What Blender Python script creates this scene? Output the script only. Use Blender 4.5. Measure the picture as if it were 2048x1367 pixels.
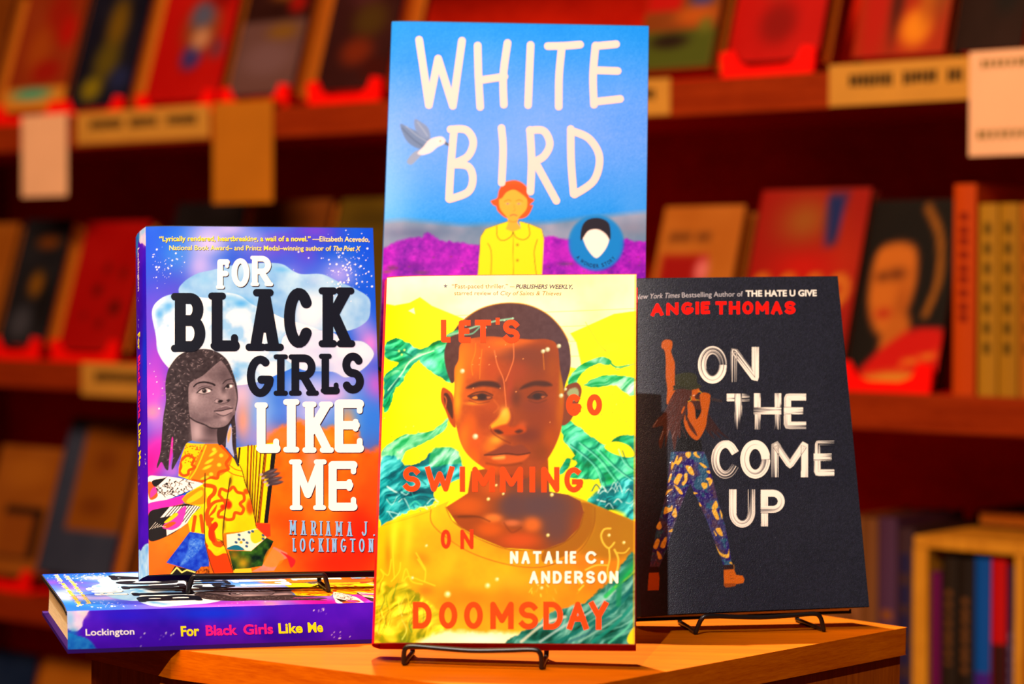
import bpy, bmesh, math, random
import numpy as np
from mathutils import Matrix, Vector

scene = bpy.context.scene
for o in list(bpy.data.objects): bpy.data.objects.remove(o)

# ---------------------------------------------------------------- camera, light, exposure
TZ = 0.80                                    # height of the display table top; everything on it is measured from here
cam_d = bpy.data.cameras.new('camera')
cam = bpy.data.objects.new('camera', cam_d)
scene.collection.objects.link(cam)
cam_d.sensor_width = 36.0
cam_d.lens = 4645.2 / 2048 * 36              # an 82 mm lens
cam.matrix_world = Matrix.Translation((0, 0, TZ + .2316)) @ Matrix.Rotation(math.pi / 2 - .0342, 4, 'X') @ Matrix.Rotation(.0152, 4, 'Z')
cam_d.clip_start, cam_d.clip_end = .05, 30
cam_d.dof.use_dof = True
cam_d.dof.focus_distance = 1.425
cam_d.dof.aperture_fstop = 5.4
cam_d.dof.aperture_blades = 9
scene.camera = cam

world = bpy.data.worlds.new('shop_air'); scene.world = world
world.use_nodes = True
bg = world.node_tree.nodes['Background']
bg.inputs[0].default_value = (1.0, .34, .12, 1); bg.inputs[1].default_value = .10

def lamp(kind, name, loc, target, power, col, **kw):
    d = bpy.data.lights.new(name, kind); o = bpy.data.objects.new(name, d)
    scene.collection.objects.link(o)
    d.energy = power; d.color = col
    for k, v in kw.items(): setattr(d, k, v)
    o.location = loc
    o.rotation_euler = (Vector(target) - Vector(loc)).to_track_quat('-Z', 'Y').to_euler()
    return o
# ceiling spot in front of the table, another one above and behind it, and the dim warm wash on the bookcase
lamp('SPOT', 'front_ceiling_spot', (-.36, -.32, TZ + 1.68), (0, 1.40, TZ + .12), 192, (1, .97, .94), spot_size=math.radians(27), spot_blend=.35, shadow_soft_size=.012)
lamp('SPOT', 'rear_ceiling_spot', (-.10, 2.16, TZ + 1.68), (0, 1.40, TZ), 480, (1, .82, .55), spot_size=math.radians(27), spot_blend=.4, shadow_soft_size=.012)
lamp('AREA', 'bookcase_wash', (-1.0, .9, TZ + 1.75), (0, 2.9, TZ + .1), 105, (1, .60, .32), shape='RECTANGLE', size=1.6, size_y=.5)

vs = scene.view_settings
vs.view_transform = 'Standard'; vs.look = 'None'; vs.exposure = 0.0; vs.gamma = 1.0; vs.use_curve_mapping = False
scene.cycles.use_denoising = True
# ---------------------------------------------------------------- helpers
def lin(c):
    c = np.clip(np.asarray(c, float) / 255., 0, 1)
    return np.where(c <= .04045, c / 12.92, ((c + .055) / 1.055) ** 2.4)
ALB = .85                                    # paper white
def rgb(c, k=1.): return tuple(lin(c) * k) + (1.,)
def new_mat(name, rough=.5, spec=.5):
    m = bpy.data.materials.new(name); m.use_nodes = True
    nt = m.node_tree; b = nt.nodes['Principled BSDF']
    b.inputs['Roughness'].default_value = rough; b.inputs['Specular IOR Level'].default_value = spec
    return m, nt, b
def N(nt, t, **kw):
    n = nt.nodes.new(t)
    for k, v in kw.items():
        if k in n.inputs: n.inputs[k].default_value = v
        else: setattr(n, k, v)
    return n
def mottled(name, c, rough=.5, spec=.4, var=.15, scale=60, stretch=(1, 1, 1), bump=.0, c2=None, coat=0):
    """a colour broken up by stretched noise"""
    m, nt, b = new_mat(name, rough, spec)
    tc = N(nt, 'ShaderNodeTexCoord'); mp = N(nt, 'ShaderNodeMapping'); mp.inputs['Scale'].default_value = stretch
    nz = N(nt, 'ShaderNodeTexNoise', Scale=scale, Detail=4.)
    rp = N(nt, 'ShaderNodeValToRGB')
    lo = lin(c) * (1 - var) if c2 is None else lin(c2)
    hi = lin(c) * (1 + var) if c2 is None else lin(c)
    rp.color_ramp.elements[0].position = .3; rp.color_ramp.elements[1].position = .7
    rp.color_ramp.elements[0].color = tuple(lo) + (1,); rp.color_ramp.elements[1].color = tuple(np.minimum(hi, .95)) + (1,)
    nt.links.new(tc.outputs['Object'], mp.inputs['Vector']); nt.links.new(mp.outputs[0], nz.inputs['Vector'])
    nt.links.new(nz.outputs['Fac'], rp.inputs[0]); nt.links.new(rp.outputs[0], b.inputs['Base Color'])
    if bump:
        bp = N(nt, 'ShaderNodeBump', Strength=bump, Distance=.0005)
        nt.links.new(nz.outputs['Fac'], bp.inputs['Height']); nt.links.new(bp.outputs[0], b.inputs['Normal'])
    b.inputs['Coat Weight'].default_value = coat; b.inputs['Coat Roughness'].default_value = .12
    return m
def art_mat(name, rough, spec, grain=0., coat=0., coat_r=.2, gs=1800., gd=.0004):
    m, nt, b = new_mat(name, rough, spec)
    at = N(nt, 'ShaderNodeVertexColor', layer_name='Art')
    nt.links.new(at.outputs['Color'], b.inputs['Base Color'])
    if grain:
        tc = N(nt, 'ShaderNodeTexCoord'); nz = N(nt, 'ShaderNodeTexNoise', Scale=gs, Detail=1.)
        bp = N(nt, 'ShaderNodeBump', Strength=grain, Distance=gd)
        nt.links.new(tc.outputs['Object'], nz.inputs['Vector']); nt.links.new(nz.outputs['Fac'], bp.inputs['Height']); nt.links.new(bp.outputs[0], b.inputs['Normal'])
        if coat: nt.links.new(bp.outputs[0], b.inputs['Coat Normal'])
    b.inputs['Coat Weight'].default_value = coat; b.inputs['Coat Roughness'].default_value = coat_r
    return m

class Mesh:
    """collects coloured faces for ONE object"""
    def __init__(s): s.v, s.c, s.f, s.m, s.n, s.mats = [], [], [], [], 0, []
    def mat(s, m):
        if m not in s.mats: s.mats.append(m)
        return s.mats.index(m)
    def add(s, verts, faces, col, m):
        v = np.asarray(verts, float).reshape(-1, 3); c = np.asarray(col, float)
        if c.ndim == 1: c = np.tile(c, (len(v), 1))
        s.v.append(v); s.c.append(c)
        f = np.asarray(faces, int) + s.n
        s.f.append(f); s.m.append(np.full(len(f), s.mat(m))); s.n += len(v)
    def box(s, x0, x1, y0, y1, z0, z1, col, m):
        v = [(x, y, z) for x in (x0, x1) for y in (y0, y1) for z in (z0, z1)]
        s.add(v, [(0, 1, 3, 2), (4, 6, 7, 5), (0, 4, 5, 1), (2, 3, 7, 6), (0, 2, 6, 4), (1, 5, 7, 3)], col, m)
    def prism(s, poly, z0, z1, col, m, axis='z', bev=0):
        n = len(poly)
        P = {'z': lambda a, b, h: (a, b, h), 'y': lambda a, b, h: (a, h, b), 'x': lambda a, b, h: (h, a, b)}[axis]
        v = [P(a, b, z0) for a, b in poly] + [P(a, b, z1) for a, b in poly]
        s.add(v, [(i, (i + 1) % n, n + (i + 1) % n, n + i) for i in range(n)], col, m)
        ca = np.mean(np.array(poly), 0)
        for h, k in ((z0, 0), (z1, 1)):
            s.add([P(a, b, h) for a, b in poly] + [P(ca[0], ca[1], h)], [(i, (i + 1) % n, n) for i in range(n)], col, m)
    def tube(s, pts, r, col, m, n=10, closed=False):
        P = np.asarray(pts, float); K = len(P); rings = []
        up = np.array([0.31, .2, .93])
        for i in range(K):
            a, b = P[max(i - 1, 0)], P[min(i + 1, K - 1)]
            t = (b - a) / (np.linalg.norm(b - a) + 1e-12)
            x = np.cross(up, t); x /= np.linalg.norm(x) + 1e-12; y = np.cross(t, x)
            rings.append([P[i] + r * (math.cos(k * 2 * math.pi / n) * x + math.sin(k * 2 * math.pi / n) * y) for k in range(n)])
        v = np.array(rings).reshape(-1, 3)
        f = [(i * n + k, i * n + (k + 1) % n, (i + 1) * n + (k + 1) % n, (i + 1) * n + k) for i in range(K - 1) for k in range(n)]
        s.add(v, f, col, m)
        for i in (0, K - 1): s.add(list(rings[i]) + [P[i]], [(k, (k + 1) % n, n) for k in range(n)], col, m)
    def build(s, name, parent=None, smooth=False, calc=True):
        me = bpy.data.meshes.new(name)
        V = np.concatenate(s.v); me.vertices.add(len(V)); me.vertices.foreach_set('co', V.ravel())
        tot = [f.shape[1] * np.ones(len(f), int) for f in s.f]
        lt = np.concatenate(tot); idx = np.concatenate([f.ravel() for f in s.f])
        me.loops.add(len(idx)); me.loops.foreach_set('vertex_index', idx)
        me.polygons.add(len(lt)); me.polygons.foreach_set('loop_start', np.concatenate([[0], np.cumsum(lt)[:-1]])); me.polygons.foreach_set('loop_total', lt)
        me.polygons.foreach_set('material_index', np.concatenate(s.m))
        me.polygons.foreach_set('use_smooth', np.full(len(lt), smooth))
        a = me.color_attributes.new('Art', 'FLOAT_COLOR', 'POINT')
        C = np.ones((len(V), 4)); C[:, :3] = lin(np.concatenate(s.c)) * ALB
        a.data.foreach_set('color', C.ravel())
        for m in s.mats: me.materials.append(m)
        me.update(calc_edges=True); me.validate()
        if calc:
            bm = bmesh.new(); bm.from_mesh(me); bmesh.ops.recalc_face_normals(bm, faces=bm.faces); bm.to_mesh(me); bm.free()
        o = bpy.data.objects.new(name, me); scene.collection.objects.link(o)
        if parent: o.parent = parent
        return o
def bevel(o, w=.002, seg=2):
    b = o.modifiers.new('bevel', 'BEVEL'); b.width = w; b.segments = seg; b.limit_method = 'ANGLE'
    return o
def thing(name, label, cat, M=None, group=None):
    o = bpy.data.objects.new(name, None); scene.collection.objects.link(o)
    o.empty_display_size = .02
    if M is not None: o.matrix_world = M
    return tag(o, label, cat, group)
def tag(o, label, cat, group=None):
    o['label'] = label; o['category'] = cat
    if group: o['group'] = group
    return o
def struct(o): o['kind'] = 'structure'; return o
def copy_tree(root, M, label, group=None):
    r = root.copy(); scene.collection.objects.link(r); r.matrix_world = M; tag(r, label, root['category'], group)
    for ch in list(root.children):
        c = ch.copy(); scene.collection.objects.link(c); c.parent = r
        for g in list(ch.children):
            d = g.copy(); scene.collection.objects.link(d); d.parent = c
    return r
def T(x, y, z): return Matrix.Translation((x, y, z))
def RX(a): return Matrix.Rotation(a, 4, 'X')
def RY(a): return Matrix.Rotation(a, 4, 'Y')
def RZ(a): return Matrix.Rotation(a, 4, 'Z')
# ---------------------------------------------------------------- printed art: a small painter
# Each jacket is a fine grid of points; the printed picture is evaluated per point (sRGB 0..255).
def spline(pts, closed=False, n=7):
    p = np.asarray(pts, float)
    N = len(p)
    if N < 3: return p
    out = []
    for i in range(N if closed else N - 1):
        if closed: a, b, c, d = p[i - 1], p[i], p[(i + 1) % N], p[(i + 2) % N]
        else: a, b, c, d = p[max(i - 1, 0)], p[i], p[i + 1], p[min(i + 2, N - 1)]
        for k in range(n):
            t = k / n
            out.append(.5 * ((2 * b) + (c - a) * t + (2 * a - 5 * b + 4 * c - d) * t * t + (3 * b - a - 3 * c + d) * t ** 3))
    if not closed: out.append(p[-1])
    return np.array(out)

def zm(s, ox, oy, pts):
    return [(x / s + ox, y / s + oy) for x, y in pts]

def hash2(ix, iy, seed):
    h = (ix.astype(np.int64) * 374761393 + iy.astype(np.int64) * 668265263 + seed * 974711) & 0x7fffffff
    h = ((h ^ (h >> 13)) * 1274126177) & 0x7fffffff
    return ((h ^ (h >> 16)) & 0xffff) / 65535.

def vnoise(x, y, seed=0):
    ix, iy = np.floor(x), np.floor(y)
    fx, fy = x - ix, y - iy
    fx, fy = fx * fx * (3 - 2 * fx), fy * fy * (3 - 2 * fy)
    a, b = hash2(ix, iy, seed), hash2(ix + 1, iy, seed)
    c, d = hash2(ix, iy + 1, seed), hash2(ix + 1, iy + 1, seed)
    return (a * (1 - fx) + b * fx) * (1 - fy) + (c * (1 - fx) + d * fx) * fy

def fbm(x, y, s, seed=0, o=4):
    v, a, t = 0, .5, 0
    for k in range(o):
        v = v + a * vnoise(x / s * 2 ** k + 17.3 * k, y / s * 2 ** k - 9.1 * k, seed + k)
        t += a; a *= .5
    return v / t

class Paint:
    def __init__(s, X, Y):
        s.X, s.Y = X.ravel().astype(float), Y.ravel().astype(float)
        s.C = np.zeros((len(s.X), 3))
        s.clip = None
    def base(s, c): s.C[:] = c
    def mix(s, idx, col, a):
        a = np.clip(a, 0, 1)
        if s.clip is not None: a = a * s.clip[idx]
        col = np.asarray(col, float)
        if col.ndim == 2 and len(col) == len(s.X): col = col[idx]
        s.C[idx] = s.C[idx] * (1 - a[:, None]) + col * a[:, None]
    def box(s, x0, y0, x1, y1):
        return np.nonzero((s.X > x0) & (s.X < x1) & (s.Y > y0) & (s.Y < y1))[0]
    def sd(s, P, idx, closed):
        x, y = s.X[idx], s.Y[idx]
        d2 = np.full(len(x), 1e12); ins = np.zeros(len(x), bool); tt = np.zeros(len(x))
        n = len(P); m = n if closed else n - 1
        for i in range(m):
            ax, ay = P[i]; bx, by = P[(i + 1) % n]
            ex, ey = bx - ax, by - ay
            L = ex * ex + ey * ey + 1e-12
            t = np.clip(((x - ax) * ex + (y - ay) * ey) / L, 0, 1)
            q = (x - ax - t * ex) ** 2 + (y - ay - t * ey) ** 2
            u = q < d2; d2[u] = q[u]; tt[u] = (i + t[u]) / max(m, 1)
            if closed:
                c = (ay > y) != (by > y)
                if abs(ey) > 1e-12: ins ^= c & (x < ax + (y - ay) / ey * ex)
        d = np.sqrt(d2)
        return (np.where(ins, d, -d) if closed else -d), tt
    def fill(s, pts, col, soft=.7, sm=True, a=1., wob=0, seed=3):
        P = spline(pts, True) if sm else np.asarray(pts, float)
        e = soft + abs(wob) + 2
        idx = s.box(P[:, 0].min() - e, P[:, 1].min() - e, P[:, 0].max() + e, P[:, 1].max() + e)
        if not len(idx): return
        d, _ = s.sd(P, idx, True)
        if wob: d = d + wob * (fbm(s.X[idx], s.Y[idx], 9, seed) - .5) * 2
        s.mix(idx, col, a * np.clip(.5 + d / (2 * soft), 0, 1))
    def line(s, pts, w, col, soft=.6, sm=True, a=1., taper=None):
        P = spline(pts) if sm else np.asarray(pts, float)
        e = w + soft + 2
        idx = s.box(P[:, 0].min() - e, P[:, 1].min() - e, P[:, 0].max() + e, P[:, 1].max() + e)
        if not len(idx): return
        d, t = s.sd(P, idx, False)
        ww = w / 2 if taper is None else w / 2 * (taper[0] + (taper[1] - taper[0]) * t)
        s.mix(idx, col, a * np.clip(.5 + (d + ww) / (2 * soft), 0, 1))
    def blob(s, x, y, rx, ry, col, a=1., ang=0, p=1.):
        e = 2.6 * max(rx, ry)
        idx = s.box(x - e, y - e, x + e, y + e)
        if not len(idx): return
        c, n = math.cos(math.radians(ang)), math.sin(math.radians(ang))
        dx, dy = s.X[idx] - x, s.Y[idx] - y
        r = ((c * dx + n * dy) / rx) ** 2 + ((-n * dx + c * dy) / ry) ** 2
        s.mix(idx, col, a * np.exp(-r ** p))
    def dots(s, pts, r, col, a=1.):
        for x, y in pts: s.blob(x, y, r, r, col, a, 0, 3)
    def mask(s, pts, sm=True, soft=.8):
        P = spline(pts, True) if sm else np.asarray(pts, float)
        idx = s.box(P[:, 0].min() - 2, P[:, 1].min() - 2, P[:, 0].max() + 2, P[:, 1].max() + 2)
        m = np.zeros(len(s.X))
        if len(idx): m[idx] = np.clip(.5 + s.sd(P, idx, True)[0] / (2 * soft), 0, 1)
        return m

# ---------------------------------------------------------------- stroke lettering
GL = {
 'A': ('0,1 .5,0 1,1|.19,.64 .81,.64', '0,1 1,1 .42,0'),
 'B': ('0,0 0,1|0,0 .5,0 @.5,.23,.4,.23,-90,90 0,.46|0,.46 .55,.46 @.55,.73,.45,.27,-90,90 0,1', '-.02,0 -.02,1'),
 'C': ('@.5,.5,.5,.5,-38,-322', ''),
 'D': ('0,0 0,1|0,0 .4,0 @.4,.5,.6,.5,-90,90 0,1', '-.02,0 -.02,1'),
 'E': ('1,0 0,0 0,1 1,1|0,.48 .8,.48', ''), 'F': ('1,0 0,0 0,1|0,.48 .8,.48', '0,1'),
 'G': ('@.5,.5,.5,.5,-56,-335|.96,.74 1,.6 .56,.6', ''),
 'H': ('0,0 0,1|1,0 1,1|0,.48 1,.48', '0,0 0,1 1,0 1,1'), 'I': ('.5,0 .5,1', '.5,0 .5,1'),
 'J': ('.75,0 .75,.7 @.38,.7,.37,.3,0,160', '.75,0'),
 'K': ('0,0 0,1|.95,0 .05,.62|.3,.42 1,1', '0,0 0,1 .95,0 1,1'),
 'L': ('0,0 0,1 1,1', '0,0'), 'M': ('0,1 0,0 .5,.72 1,0 1,1', '0,1 1,1 -.03,0 1.03,0'),
 'N': ('0,1 0,0 1,1 1,0', '0,1 0,0 1,0'), 'O': ('@.5,.5,.5,.5,0,360', ''),
 'P': ('0,0 0,1|0,0 .5,0 @.5,.28,.5,.28,-90,90 0,.56', '0,1 -.02,0'),
 'R': ('0,0 0,1|0,0 .5,0 @.5,.26,.45,.26,-90,90 0,.52|.45,.52 1,1', '0,1 -.02,0 1,1'),
 'S': ('@.5,.25,.47,.25,-30,-270 @.5,.75,.5,.25,-90,150', ''),
 'T': ('0,0 1,0|.5,0 .5,1', '.5,1'), 'U': ('0,0 0,.6 @.5,.6,.5,.4,180,0 1,0', '0,0 1,0'),
 'V': ('0,0 .5,1 1,0', ''), 'W': ('0,0 .25,1 .5,.25 .75,1 1,0', ''), 'Y': ('0,0 .5,.52 1,0|.5,.52 .5,1', ''),
 "'": ('.5,0 .5,1', ''), '.': ('.5,.97 .5,1', ''),
}
WD = {'I': .12, '.': .1, "'": .1, 'M': 1.2, 'W': 1.35, 'J': .7, 'L': .75, 'E': .75, 'F': .75, ' ': .75}
def path(tok):
    out = []
    for t in tok.split():
        if t[0] == '@':
            cx, cy, rx, ry, a0, a1 = map(float, t[1:].split(','))
            n = max(8, int(abs(a1 - a0) / 11))
            for k in range(n + 1):
                a = math.radians(a0 + (a1 - a0) * k / n)
                out.append((cx + rx * math.cos(a), cy + ry * math.sin(a)))
        else: out.append(tuple(map(float, t.split(','))))
    return out
def glyph(ch, x0, y0, x1, y1, w, slab=0, dy=0, hw=None):
    """centre lines of one letter in a box of ink extents; dy = drop of the box's right side"""
    st, se = GL[ch]
    X0, X1, Y0, Y1 = x0 + w / 2, x1 - w / 2, y0 + w / 2, y1 - w / 2
    if slab and se:                              # leave room for the slabs
        if ch in 'AHKMNI': X0 += slab * .5; X1 -= slab * .5
        elif ch in 'BDPRFL': X0 += slab * .55
        if ch == 'R': X1 -= slab * .3
        if ch == 'U': X0 += slab * .4; X1 -= slab * .4
    if ch in "I.'": X0 = X1 = (x0 + x1) / 2
    f = lambda p: (X0 + p[0] * (X1 - X0), Y0 + p[1] * (Y1 - Y0) + dy * p[0])
    S = [([f(p) for p in path(t)], w) for t in st.split('|')]
    if slab:
        h = hw or w * .66
        sl = max(slab - h * .32, w * .3)
        for t in se.split():
            q = f(tuple(map(float, t.split(','))))
            oy = (w - h) / 2 * (1 if q[1] > (y0 + y1) / 2 else -1)
            S.append(([(q[0] - sl, q[1] + oy), (q[0] + sl, q[1] + oy)], h))
        if ch in 'ELF':                           # upright tips on the arms
            S.append(([f((1, 1 if ch != 'F' else 0)), f((1, .83 if ch != 'F' else .17))], h))
            if ch == 'E': S.append(([f((1, 0)), f((1, .16))], h)); S.append(([f((.8, .40)), f((.8, .56))], h)); S.append(([(X0 - slab * .4, Y0), (X0, Y0)], h)); S.append(([(X0 - slab * .4, Y1), (X0, Y1)], h))
            if ch == 'L': S.append(([(X0 - slab * .4, Y1), (X0, Y1)], h))
    return S
def word(text, tl, tr, h, w, slab=0, gap=.3):
    """letters spread from tl to tr (top ink edge), h tall"""
    adv = [WD.get(c, 1.) for c in text]
    tot = sum(adv) + gap * (len(text) - 1)
    L = tr[0] - tl[0]; out = []; x = 0
    for c, a in zip(text, adv):
        xa, xb = tl[0] + L * x / tot, tl[0] + L * (x + a) / tot
        if c in 'I' : xa -= w * .25; xb += w * .25
        ya = tl[1] + (tr[1] - tl[1]) * x / tot
        if c != ' ': out += glyph(c, xa, ya, max(xb, xa + w), ya + h, w, slab, (tr[1] - tl[1]) * a / tot)
        x += a + gap
    return out
# ---------------------------------------------------------------- jacket picture: watercolour sky, cloud, braided girl in a yellow coat
def art_sky(P):
    rng = random.Random(4)
    X, Y = P.X, P.Y
    P.base((18, 92, 228))
    n = fbm(X, Y, 90, 5)[:, None]; n2 = fbm(X, Y, 55, 11)[:, None]
    P.C = P.C + (n - .5) * np.array([80, 80, 30])
    for b in [(300, 500, 60, 55, (10, 80, 235), .9), (410, 480, 40, 40, (175, 170, 248), .75), (460, 470, 40, 20, (225, 200, 250), .7),
              (520, 520, 60, 45, (120, 90, 220), .6), (560, 500, 45, 30, (130, 60, 215), .6), (640, 480, 45, 25, (70, 60, 220), .8), (620, 470, 40, 18, (125, 60, 215), .6),
              (395, 545, 32, 42, (215, 190, 250), .8), (350, 600, 40, 60, (95, 70, 220), .7), (600, 545, 60, 35, (40, 90, 235), .7), (675, 560, 40, 30, (175, 160, 250), .8),
              (735, 500, 30, 70, (10, 70, 230), .95), (742, 600, 30, 80, (16, 84, 232), .9), (300, 640, 38, 80, (95, 60, 225), .8), (315, 720, 40, 70, (150, 50, 215), .85),
              (300, 800, 45, 60, (235, 60, 215), .9), (320, 850, 28, 38, (170, 120, 235), .8), (305, 835, 14, 14, (255, 150, 170), .7), (325, 910, 36, 34, (235, 30, 190), .9), (300, 940, 30, 40, (255, 0, 150), .9), (345, 955, 24, 20, (190, 110, 230), .8),
              (735, 700, 26, 34, (240, 130, 225), .8), (745, 790, 24, 34, (235, 60, 200), .85), (690, 770, 40, 30, (170, 140, 245), .7), (650, 800, 60, 40, (160, 190, 250), .7),
              (480, 800, 40, 50, (250, 205, 215), .75), (485, 860, 18, 40, (250, 150, 90), .85), (520, 850, 26, 50, (120, 175, 250), .9), (520, 890, 40, 30, (150, 150, 240), .7),
              (620, 840, 50, 30, (190, 190, 250), .8), (700, 850, 50, 60, (70, 150, 245), .9), (740, 860, 26, 60, (40, 120, 240), .9), (660, 800, 30, 20, (215, 170, 240), .8)]:
        P.blob(b[0], b[1], b[2], b[3], b[4], b[5])
    for b in [(352, 520, 30, 40, (60, 150, 245), .6), (420, 500, 34, 20, (235, 215, 250), .6), (440, 560, 30, 24, (200, 190, 250), .5), (580, 560, 30, 26, (160, 120, 235), .5), (610, 520, 26, 26, (100, 60, 215), .6), (500, 490, 30, 20, (150, 170, 250), .6), (715, 660, 24, 30, (180, 160, 245), .6), (610, 790, 40, 30, (205, 205, 252), .7)]:
        P.blob(*b[:6])
    # orange lower field with a torn watercolour edge
    oc = np.array([250, 118, 12]) + (n2 - .5) * np.array([20, 120, 30])
    P.fill([(515, 905), (530, 885), (560, 868), (590, 855), (640, 870), (690, 858), (708, 872), (715, 905), (735, 916), (790, 915), (790, 1200), (270, 1200), (270, 1040), (420, 1010), (500, 950)], oc, 7, True, 1, 8)
    for b in [(560, 885, 40, 22, (240, 110, 70), .6), (645, 895, 30, 24, (255, 160, 40), .7), (690, 870, 16, 40, (255, 150, 20), .8), (610, 985, 26, 50, (235, 170, 110), .5), (620, 930, 14, 24, (240, 150, 150), .5), (570, 1010, 40, 40, (245, 120, 0), .6),
              (720, 1090, 60, 90, (245, 20, 5), .95), (660, 1140, 90, 50, (245, 30, 5), .9), (745, 980, 40, 60, (245, 70, 10), .8), (575, 1060, 40, 40, (240, 60, 0), .6), (420, 1120, 40, 60, (240, 80, 5), .6), (310, 1130, 50, 50, (250, 105, 20), .8)]:
        P.blob(*b[:6])
    # clouds
    w = fbm(X, Y, 34, 21); w3 = fbm(X, Y, 60, 31)
    cc = np.array([255, 255, 255]) * w[:, None] ** 0
    cc = np.where((w3 > .5)[:, None], 1, 1) * (np.array([250, 252, 255]) - np.clip((w - .42) * 3.2, 0, 1)[:, None] * np.array([110, 55, 8]))
    z1 = lambda q: zm(3.798, 250, 440, q)
    P.fill(z1([(405, 600), (440, 520), (540, 455), (640, 430), (760, 400), (880, 380), (1060, 370), (1180, 380), (1260, 430), (1330, 455), (1480, 455), (1600, 510), (1720, 560), (1830, 630), (1845, 720), (1820, 810), (1700, 880), (1500, 900), (1200, 900), (800, 900), (500, 760)]), np.array([150, 200, 246]) + (w[:, None] - .5) * np.array([100, 70, 20]), .8)
    P.fill(z1([(205, 740), (260, 650), (360, 610), (480, 625), (640, 640), (740, 600), (860, 620), (960, 690), (1080, 740), (1180, 790), (1400, 860), (1500, 910), (1560, 1000), (1400, 1100), (1100, 1240), (880, 1300), (500, 1300), (330, 1170), (250, 1050), (235, 930)]), cc, .8)
    P.fill(z1([(1190, 930), (1260, 890), (1420, 880), (1560, 900), (1650, 960), (1790, 970), (1870, 1050), (1840, 1130), (1760, 1200), (1660, 1245), (1560, 1200), (1350, 1190), (1240, 1130), (1170, 1060)]), np.array([205, 218, 250]) + (w[:, None] - .5) * np.array([60, 45, 10]), .8)
    P.line(z1([(1190, 930), (1260, 890), (1420, 880), (1560, 900), (1650, 960), (1790, 970), (1870, 1050), (1840, 1130), (1760, 1200), (1660, 1245), (1560, 1200)]), .9, (130, 165, 225), .5)
    for b in [(870, 680, 90, 45, (40, 150, 240), .8), (800, 640, 60, 30, (80, 175, 245), .6), (260, 760, 40, 60, (30, 140, 235), .7), (330, 700, 40, 30, (60, 160, 240), .6), (640, 720, 60, 40, (120, 190, 245), .6), (830, 1230, 60, 50, (40, 140, 235), .6), (900, 1150, 60, 40, (80, 170, 240), .5),
              (1180, 420, 70, 25, (60, 160, 240), .55), (600, 500, 60, 40, (110, 185, 245), .5), (1420, 500, 60, 40, (170, 200, 245), .5), (1440, 1180, 60, 22, (50, 130, 235), .6), (1000, 1100, 60, 60, (225, 235, 252), .6), (1400, 740, 120, 130, (252, 253, 255), .9), (560, 900, 60, 90, (255, 255, 255), .8)]:
        x, y = z1([b[:2]])[0]; P.blob(x, y, b[2] / 3.8, b[3] / 3.8, b[4], b[5])
    # spatter of stars
    def stars(cx, cy, sx, sy, k, c=(255, 250, 255), r0=.5):
        for _ in range(k):
            P.blob(rng.gauss(cx, sx), rng.gauss(cy, sy), *(2 * [r0 + rng.random() ** 3 * 1.7]), c, .95, 0, 3)
    stars(325, 545, 17, 17, 60); stars(685, 555, 22, 26, 120); stars(690, 540, 40, 36, 40); stars(310, 765, 12, 30, 8)
    # ------- back plate of the accordion-like striped bag
    z2 = lambda q: zm(2.628, 250, 680, q)
    b = lambda q: zm(5.063, 290, 900, q)
    P.fill(b([(915, 40), (1290, -10), (1300, 90), (1310, 100), (1225, 808), (1120, 800), (980, 400), (900, 150)]), (250, 225, 0), .6, False)
    for k, (xa, xb, c, ww) in enumerate([(1030, 1010, (110, 60, 0), 14), (1065, 1035, (150, 70, 0), 16), (1090, 1062, (60, 30, 0), 9), (1120, 1085, (110, 60, 0), 12), (1160, 1105, (110, 60, 0), 14), (1200, 1125, (60, 35, 0), 10), (1215, 1140, (150, 70, 0), 18)]):
        P.line(b([(xa, 20), (xb, 800)]), ww / 5, c, .5)
    P.fill(b([(935, 40), (955, 40), (940, 200), (925, 200)]), (30, 25, 10), .5, False)
    P.blob(*b([(1030, 560)])[0], 9, 38, (60, 40, 5), .75, -12)
    P.fill(b([(1262, 100), (1308, 100), (1228, 808), (1188, 806)]), (22, 20, 22), .5, False)
    # left scraps: patterned papers
    P.fill(b([(30, 340), (150, 325), (330, 345), (580, 405), (540, 440), (380, 500), (230, 560), (40, 595)]), (252, 250, 245), .6)
    P.fill(b([(35, 380), (90, 400), (130, 520), (60, 560), (30, 470)]), (250, 90, 30), .6); P.fill(b([(60, 470), (100, 430), (125, 480), (60, 540)]), (250, 60, 170), .6)
    P.fill(b([(75, 370), (190, 345), (220, 335), (110, 430)]), (25, 20, 22), .5)
    for k in range(34):
        x, y = 120 + rng.random() * 330, 350 + rng.random() * 150
        if y < 590 - x * .3: P.line(b([(x, y), (x + rng.uniform(-40, 40), y + 25), (x + rng.uniform(-10, 50), y + 45)]), 1.0, (25, 20, 22), .4); P.blob(*b([(x, y)])[0], 1.6, 1.6, (25, 20, 22), 1, 0, 3)
    P.fill(b([(35, 600), (240, 560), (400, 520), (380, 600), (180, 650), (40, 700)]), (240, 40, 190), .6)
    P.fill(b([(40, 705), (150, 650), (300, 630), (440, 605), (580, 620), (460, 760), (360, 850), (230, 930), (45, 968)]), (28, 24, 26), .6)
    P.fill(b([(155, 745), (250, 635), (570, 622), (440, 790), (360, 850), (220, 928), (215, 850), (300, 720)]), (250, 248, 240), .6, False)
    for k in range(13):
        x = 190 + k * 28
        P.line(b([(x + 110, 625), (x - 10, 760 + k * 4)]), 1.5, (25, 22, 24), .4)
    P.fill(b([(180, 830), (280, 730), (410, 630), (370, 800), (290, 865), (215, 862)]), (245, 60, 190), .6)
    P.fill(b([(195, 790), (300, 700), (330, 720), (240, 790)]), (250, 215, 20), .6); P.fill(b([(185, 830), (260, 790), (310, 800), (230, 850)]), (250, 90, 20), .8)
    for k in range(6): P.line(b([(50 + k * 25, 860 - k * 6), (110 + k * 20, 790 + k * 10)]), .9, (240, 235, 220), .4)
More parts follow.
